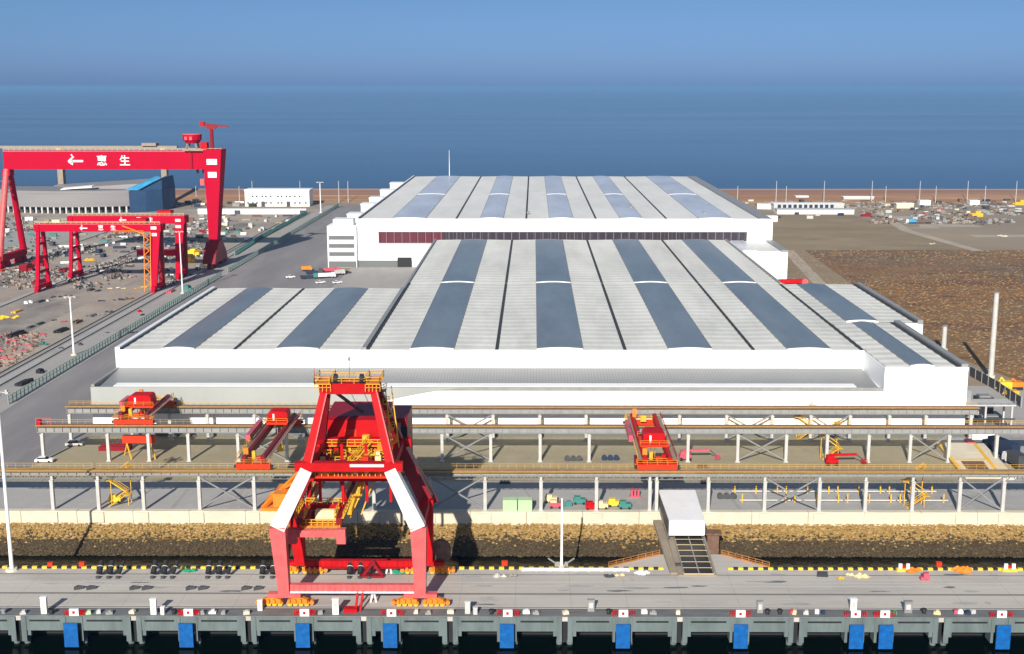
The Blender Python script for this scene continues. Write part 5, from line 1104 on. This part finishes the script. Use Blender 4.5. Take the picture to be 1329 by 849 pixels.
mesh_fence('long pale teal mesh fence along the left edge of the grey road', [(-164.6, 374), (-164.4, 450), (-164, 540), (-163.6, 640)], 2.7, 90, M['teal'])
mesh_fence('teal mesh fence along the far half of the grey road', [(-163.6, 652), (-163, 780), (-162.4, 900), (-161.6, 1022)], 2.6, 0, M['teal'], 6)
mesh_fence('second teal fence left of the far road lamp', [(-176, 720), (-178, 800), (-177, 960)], 2.6, 0, M['teal_b'], 6)
b = MB()
for x in (-177.6, -185.3, -240.6, -291.6, -182.6):
    b.box(x-.8, x+.8, 330, 960, 2.03, 2.1, 0); b.box(x-.22, x+.22, 330, 960, 2.1, 2.35, 1)
struct('crane_rails', b, [M['verge'], M['dkgrey']])
b = MB()
for x0, x1 in ((-244.5, -241.5), (-183.9, -178.4), (-296, -293)): b.face([(x0,330,2.031), (x1,330,2.031), (x1,960,2.031), (x0,960,2.031)])
struct('track_bed', b, M['yard_conc'])
b = MB(); b.face([(-239,340,2.028), (-205,340,2.028), (-205,900,2.028), (-239,900,2.028)]); struct('dark_yard_lane', b, layered('oily yard lane', (.33,.295,.26), [((.17,.16,.155), .03, .45, .65, (1,.3,1)), ((.42,.37,.31), .05, .5, .7, None)], .95, .3, .5))

rk = random.Random(21)
def heap(c, s_, m, n=7, fl=.6):
    b = MB()
    for k in range(n): b.blob((c[0]+rk.uniform(-1,1)*s_, c[1]+rk.uniform(-1,1)*s_, c[2]+.2), s_*rk.uniform(.25,.5), (1.2, 1, fl), rk)
    return b
def stackm(c, L, W_, h, rz, n=3):
    b = MB(); co, si = math.cos(rz), math.sin(rz)
    for i in range(n):
        o = (i-(n-1)/2)*W_/n
        hh = h*rk.uniform(.6, 1); l2 = L*rk.uniform(.8, 1); b.cbox((c[0]-o*si, c[1]+o*co, c[2]), l2, W_/n*.86, hh, rz)
    return b
# explicitly seen things
ex = [(10,413,'yellow_b','bright yellow steel frames piled at the left edge','frame pile',4.5,'heap'),(22,405,'yellow','yellow frame right of the bright yellow pile','frame',2.5,'stack'),
 (22,436,'dark','black long pipe bundle on the bare ground','pipe bundle',4.2,'stack'),(40,425,'dkgrey','short dark bundle above the black pipe bundle','bundle',2,'stack'),(52,421,'dkgrey','short dark bundle at the middle of the pale ground','bundle',2,'stack'),(69,416,'dkgrey','dark drum left of the red winch in the yard','drum',1.3,'heap'),
 (82,418,'pink','red winch frame left of the near yard lamp','winch',1.8,'heap'),(100,419,'brown','brown timber stack right of the near yard lamp','stack',2.6,'stack'),(80,430,'dark','long black beam beside the crane rail','beam',3.4,'stack'),
 (118,410,'dkgrey','dark machine parked left of grey machines by the rail','machine',2.6,'heap'),(130,409,'steel','grey machine by the rail','machine',2.2,'heap'),(143,405,'dkgrey','dark machine at the right end by the rail','machine',2.2,'heap'),
 (55,447,'teal_b','dark teal tarpaulin on the scrap ground','tarpaulin',2.4,'heap'),(52,484,'dark','black generator box near the fence at left','generator',1.6,'box'),(31,498,'dark','black beam lying beside the teal fence','beam',3.2,'stack'),
 (80,452,'dkgrey','dark cable drum beside the crane rail','drum',1.1,'heap'),(104,448,'dkgrey','dark box right of the near yard lamp foot','box',1.,'box'),(140,432,'dkgrey','dark wheel set on the rail strip','wheel set',1.,'heap'),(181,405,'red','small red buffer block on the crane rail','buffer block',1.,'box'),(185,409,'dark','small black chocks beside the crane rail','chocks',1.2,'stack'),
 (118,377,'dkgrey','dark pallet row left in the middle yard','pallet row',2.2,'stack'),(127,378,'dkgrey','dark pallet row right in the middle yard','pallet row',1.8,'stack'),(144,375,'cream','cream drums left of the white drums','drums',1.6,'heap'),(153,374,'white','white drums in the middle yard','drums',1.4,'heap'),(160,375,'cream','cream drums right of the white drums','drums',1.3,'heap'),
 (178,375,'yellow','yellow drums left of the orange stair','drums',1.6,'heap'),(188,373,'yellow_b','bright yellow drums at the foot of the orange stair','drums',1.8,'heap'),(155,389,'dkgrey','dark steel scrap left of the crane rail','scrap',2.6,'heap'),(166,388,'brown','brown steel scrap next to the crane rail','scrap',2.6,'heap'),(132,391,'dkgrey','low dark scrap on the pale yard floor','scrap',1.8,'heap'),
 (222,379,'pink','faded red lifting spreader beside the far lamp mast','spreader',2.6,'stack'),(243,376,'teal_b','dark green container by the fence','container',2.4,'box'),(72,386,'dkgrey','round dark tank behind the white lettered frames','tank',2.6,'heap'),(88,384,'brown','brown scrap right of the round tank','scrap',2.,'heap'),(34,394,'white','white letter like frames left one','frame',1.2,'box'),(40,393,'white','white letter like frames right one','frame',1.2,'box'),(52,392,'dkgrey','dark beam right of the white frames','beam',2.4,'stack'),(62,391,'steel_white','small white bag by the dark beam','bag',.9,'box'),
 (10,362,'brown','brown excavator base at the left edge','machine',3.2,'heap'),(4,352,'orange_red','orange red boom foot at the left edge','machine',2.2,'stack'),(35,352,'red_dark','deep red ship block left of the near gantry leg','ship block',4.5,'box'),(50,345,'red_dark','deep red ship block behind the near gantry left leg','ship block',4.0,'box'),(52,368,'red_dark','deep red beam stack at the near gantry left foot','beam stack',4.6,'stack'),(85,352,'red_dark','deep red beam stack between the two gantry left legs','beam stack',4.4,'stack'),
 (118,338,'yellow','olive yellow steel block right of the gantry left legs','steel block',4.2,'heap'),(245,340,'yellow','yellow steel block left of the goliath right leg','steel block',4.6,'box'),(252,331,'yellow_b','bright yellow block behind the yellow steel block','steel block',4.0,'box'),(262,347,'dkgrey','dark heap at the goliath right foot','heap',3.6,'heap'),(243,330,'brown','brown crate stack next to the bright yellow block','crate',2.5,'box'),(222,350,'white','white bag on the floor between the gantry legs','bag',1.4,'box')]
for px, py, c, lab, ct, s_, kind in ex:
    p = at(px, py, 2.04); yaw = math.pi/2 - .1
    if kind == 'heap': b = heap(p, s_*.8, M[c])
    elif kind == 'stack': b = stackm(p, s_*2.6, s_*.9, s_*.4, yaw)
    else: b = MB(); b.cbox(p, s_*1.5, s_*1.1, s_*.75, yaw+rk.uniform(-.3,.3)); b.cbox((p.x,p.y,p.z+s_*.75), s_*1.1, s_*.8, s_*.18, yaw); b.cbox((p.x+s_*.5,p.y-s_*.4,p.z), s_*.6, s_*.9, s_*.45, yaw)
    solo(ct.replace(' ', '_'), b, M[c], lab, ct, p)
# scrap field at the left edge
b = MB()
for k in range(420):
    px, py = rk.uniform(-5, 70), rk.uniform(432, 478)
    if py > 486-.72*px or py < 432+.0*px: continue
    p = at(px, py, 2.05); b.cbox(p, rk.uniform(.4, 2.2), rk.uniform(.2, .7), rk.uniform(.2, .8), rk.random()*3, rk.randrange(4))
struct('scrap_litter', b, [M['scrap'], M['brown'], M['tan'], M['pink']], 'stuff')
b = MB(); rl = random.Random(77)
cents = [(rl.uniform(0, 300), rl.uniform(284, 372)) for k in range(70)]
for k in range(2600):
    cx_, cy_ = rl.choice(cents); px, py = cx_+rl.gauss(0, 9), cy_+rl.gauss(0, 2.4)
    if py < 280 or py > 400: continue
    p = at(px, py, 2.05)
    if p.x > -180: continue
    a = rl.uniform(.4, 2.2); b.cbox(p, a, rl.uniform(.3, 1.2), rl.uniform(.25, 1.1), rl.choice([0, 1.57, .3])+rl.uniform(-.2, .2), rl.choice([0, 0, 0, 1, 2, 2, 3, 4, 5]))
struct('yard_litter', b, [M['dkgrey'], M['brown'], M['steel'], M['steel'], M['tan'], M['brown']], 'stuff')
b = MB(); cents = [(rl.uniform(1120, 1329), rl.uniform(262, 292)) for k in range(40)]+[(rl.uniform(990, 1110), rl.uniform(262, 270)) for k in range(16)]
for k in range(800):
    cx_, cy_ = rl.choice(cents); px, py = cx_+rl.gauss(0, 9), cy_+rl.gauss(0, 1.2)
    if py < 260: continue
    p = at(px, py, 2.05); 
    if p.x < 136: continue
    b.cbox(p, rl.uniform(.6, 3.4), rl.uniform(.5, 1.6), rl.uniform(.3, 1.3), rl.uniform(-.2, .2), rl.choice([0, 0, 1, 2, 3, 4]))
struct('works_litter', b, [M['dkgrey'], M['brown'], M['steel'], M['steel'], M['tan']], 'stuff')
# repeated stock, one object each, sorted so that the labels can count them
def scatter(n, area, kinds, name, cat, where, group, smin, smax, seed, shape='mix'):
    r2 = random.Random(seed); items = []
    tries = 0
    while len(items) < n and tries < 4000:
        tries += 1; x0, x1, y0, y1 = area; px, py = r2.uniform(x0, x1), r2.uniform(y0, y1); p = at(px, py, 2.04)
        if p.x > -179 and p.x < 135: continue
        if any((p-q[0]).length < 3.2*smax for q in items): continue
        items.append((p, r2.choice(kinds), r2.uniform(smin, smax), r2.random()))
    items.sort(key=lambda q: proj_x(q[0]))
    for i, (p, c, s_, u) in enumerate(items):
        yaw = r2.choice([0, math.pi/2, .2]) + r2.uniform(-.1, .1)
        if shape == 'box' or (shape == 'mix' and u < .45):
            b = MB(); b.cbox(p, s_*2.2, s_*1.1, s_*.9, yaw); b.cbox((p.x, p.y, p.z+s_*.9), s_*2.25, s_*1.15, s_*.12, yaw); b.cbox((p.x, p.y, p.z), s_*.5, s_*1.2, s_*.7, yaw)
        elif shape == 'stack' or u < .75: b = stackm(p, s_*3.2, s_*1.5, s_*.6, yaw)
        else: b = heap(p, s_*.8, None, 5)
        solo(name, b, M[c], f'{ {"dkgrey":"dark","steel_white":"pale","steel":"grey","white":"white","brown":"brown","red_dark":"deep red","tan":"tan","blue_d":"navy","teal_b":"teal","pink":"faded red","conc_pale":"cream","yellow":"yellow","shrub":"dark green","cream":"cream"}[c] } {cat} {where}, {ordn(i)} from the left', cat, p, group)
scatter(48, (60, 262, 316, 336), ['dkgrey','dkgrey','steel_white','steel','white','brown','blue_d'], 'material_stack', 'material stack', 'behind the small gantry legs', 'material stacks behind the small gantries', 1.1, 2.3, 1)
scatter(60, (2, 300, 296, 314), ['dkgrey','white','steel_white','steel','red_dark','tan','teal_b','dkgrey'], 'steel_block', 'steel block', 'in the yard behind both gantries', 'steel blocks behind both gantries', 1.1, 2.3, 2)
scatter(45, (2, 300, 283, 295), ['white','steel_white','conc_pale','dkgrey','tan','steel','white'], 'site_hut', 'site hut', 'in front of the rounded hall', 'site huts in front of the rounded hall', 1.4, 2.6, 3, 'box')
scatter(40, (226, 380, 279, 300), ['white','steel_white','dkgrey','tan','brown','conc_pale'], 'storage_pile', 'storage pile', 'near the goliath crane right leg', 'storage piles right of the goliath crane', 1.1, 2.4, 4)
scatter(14, (284, 360, 298, 316), ['white','dkgrey','steel_white','teal_b'], 'parked_van', 'parked van', 'right of the goliath crane foot', 'vans right of the goliath crane foot', 1.4, 2.0, 5, 'box')
scatter(22, (216, 330, 262, 269), ['dkgrey','blue_d','dkgrey','steel','white','shrub'], 'dark_stack', 'stock pile', 'between the blue hall end and the office', 'stock piles between the blue hall end and the office', 1.6, 2.8, 6)
scatter(16, (6, 240, 336, 362), ['dkgrey','steel_white','brown','tan','white'], 'pallet_stack', 'pallet stack', 'on the floor under the gantries', 'pallet stacks under the gantries', 1.0, 1.9, 12, 'stack')
# pale concrete slab area in the far left
b = MB(); b.face([(-470,760,2.05), (-300,760,2.05), (-310,900,2.05), (-470,900,2.05)]); struct('slab', b, M['verge'])

# ================================================================== RIGHT FAR WORKS
wh = thing('long_white_shed', 'long low white shed with a row of dark roof bays behind the dry field', 'shed', (222, 968, 2))
b = MB(); b.box(190, 250, 962, 974, 2, 5.4); part('wall', b, M['white'], wh); b = MB(); b.box(189.5, 250.5, 961.6, 974.4, 5.4, 5.7); part('roof', b, M['steel_white'], wh)
w2_ = thing('bay_shed', 'grey white shed with dark bays right behind the long white shed', 'shed', (222, 990, 2))
b = MB(); b.box(192, 248, 986, 998, 2, 7.6); part('wall', b, M['steel_white'], w2_)
for k in range(11): b = MB(); b.box(195+k*4.2, 197.6+k*4.2, 985.8, 986.02, 3.4, 7.2); part('bay', b, M['blue_d'], w2_)
b = MB(); b.box(191.5, 248.5, 985.6, 998.4, 7.6, 8.0); part('roof', b, M['white'], w2_)
for i, (px, py, L, m, l) in enumerate(((1000,287,9,'white','white cabin by the taller hall right corner'),(996,271,16,'white','slanting white shed behind the taller hall right corner'),(1113,261,26,'steel_white','pale shed with blue base behind the bay shed'),(1040,260,11,'white','small white shed under the dike left of the pale shed'),(1199,266,9,'white','bright white cabin right of the track head'),(1173,270,14,'conc_pale','cream stockpile tents near the track head'),(1263,266,8,'white','white cabin right of the bright white cabin'))):
    p = at(px, py, 2.04); t = thing('far_shed', l, 'shed', p); b = MB(); b.cbox(p, L, 7, 3.6, -.25 if i == 1 else 0); part('wall', b, M[m], t); b = MB(); b.cbox((p.x, p.y, p.z+3.6), L*1.04, 7.4, .5, -.25 if i == 1 else 0); part('roof', b, M['white_wall'], t)
truck('light blue truck with long red trailer at the head of the pale track', at(1182,290).x, at(1182,290).y, math.pi, 8, 3, M['white'], M['clad_cyan'], 2.4)
t = thing('trailer', 'long rusty red trailer right of the light blue truck', 'trailer', at(1194,290)); p = at(1194,290); b = MB(); b.cbox((p.x,p.y,2.9), 17, 3, 1); part('bed', b, M['brown'], t)
for k in (-6, -4, 5, 7): b = MB(); b.tube((p.x+k,p.y-1.5,2.6), (p.x+k,p.y+1.5,2.6), .55, n=10); part('wheel', b, M['dark'], t)
for px, py, c, lab, ct, s_ in ((1266,281,'yellow','yellow loader on the far works ground','loader',5),(1256,284,'brown','brown dumper left of the yellow loader','dumper',4),(1324,266,'yellow','olive yellow tank at the right frame edge','tank',5),(1219,289,'white','white sack heap on the works ground','heap',3),(1299,307,'conc_pale','pale sand heap on the right meadow','sand heap',5),(1210,317,'conc_pale','small pale rubble heap left of the track','rubble heap',3),(1124,281,'red_dark','dark red machine at the meadow head','machine',3.5),(1308,289,'dkgrey','small dark post hut at right','hut',1.8)):
    p = at(px, py, 2.04); b = MB() if ct not in ('heap','sand heap','rubble heap') else heap(p, s_*.7, None, 6, .4)
    if not b.f: b.cbox(p, s_*2, s_*.9, s_*.5); b.cbox((p.x+s_*.3,p.y,p.z+s_*.5), s_*.8, s_*.7, s_*.35); b.bar((p.x-s_*.6,p.y,p.z+s_*.4), (p.x-s_*1.3,p.y,p.z+s_*.15), s_*.2)
    solo(ct.replace(' ','_'), b, M[c], lab, ct, p)
scatter(44, (960, 1326, 258.5, 264), ['dkgrey','steel_white','steel','shrub','blue_d','steel_white','dkgrey','brown'], 'far_stack', 'stock stack', 'at the foot of the dike', 'stock stacks at the foot of the dike', 1.6, 3.0, 7)
scatter(26, (1272, 1326, 263, 279), ['dkgrey','steel','steel_white','brown'], 'pipe_stack', 'pipe stack', 'in the storage field at far right', 'pipe stacks at far right', 1.6, 2.6, 8, 'stack')
scatter(40, (1150, 1262, 266, 290), ['steel_white','conc_pale','tan','brown','dkgrey','pink'], 'timber_pile', 'timber pile', 'on the works ground right of the track', 'timber piles right of the pale track', 1.0, 2.2, 9, 'mix')
scatter(16, (1004, 1110, 266, 284), ['white','steel_white','dkgrey','blue_d'], 'parked_lorry', 'parked lorry', 'around the long white shed', 'lorries around the long white shed', 1.4, 2.2, 10, 'box')
# dark hedge clumps and stock at the foot of the dike
cl = []
for k in range(26): cl.append(at(rk.choice([rk.uniform(960,1329), rk.uniform(1000,1329), rk.uniform(215,460)]), rk.uniform(257.5, 259.5), 2.0))
cl.sort(key=proj_x)
for i, p in enumerate(cl):
    b = MB()
    for k in range(26): b.blob((p.x+rk.gauss(0,4), p.y+rk.gauss(0,1.5), 2.6+abs(rk.gauss(0,.9))), rk.uniform(.5,1.1), (1.3,1,.9), rk)
    solo('shrub', b, M['shrub'], f'low dark shrub clump at the foot of the dike, {ordn(i)} from the left', 'shrub', p, 'shrubs at the foot of the dike')
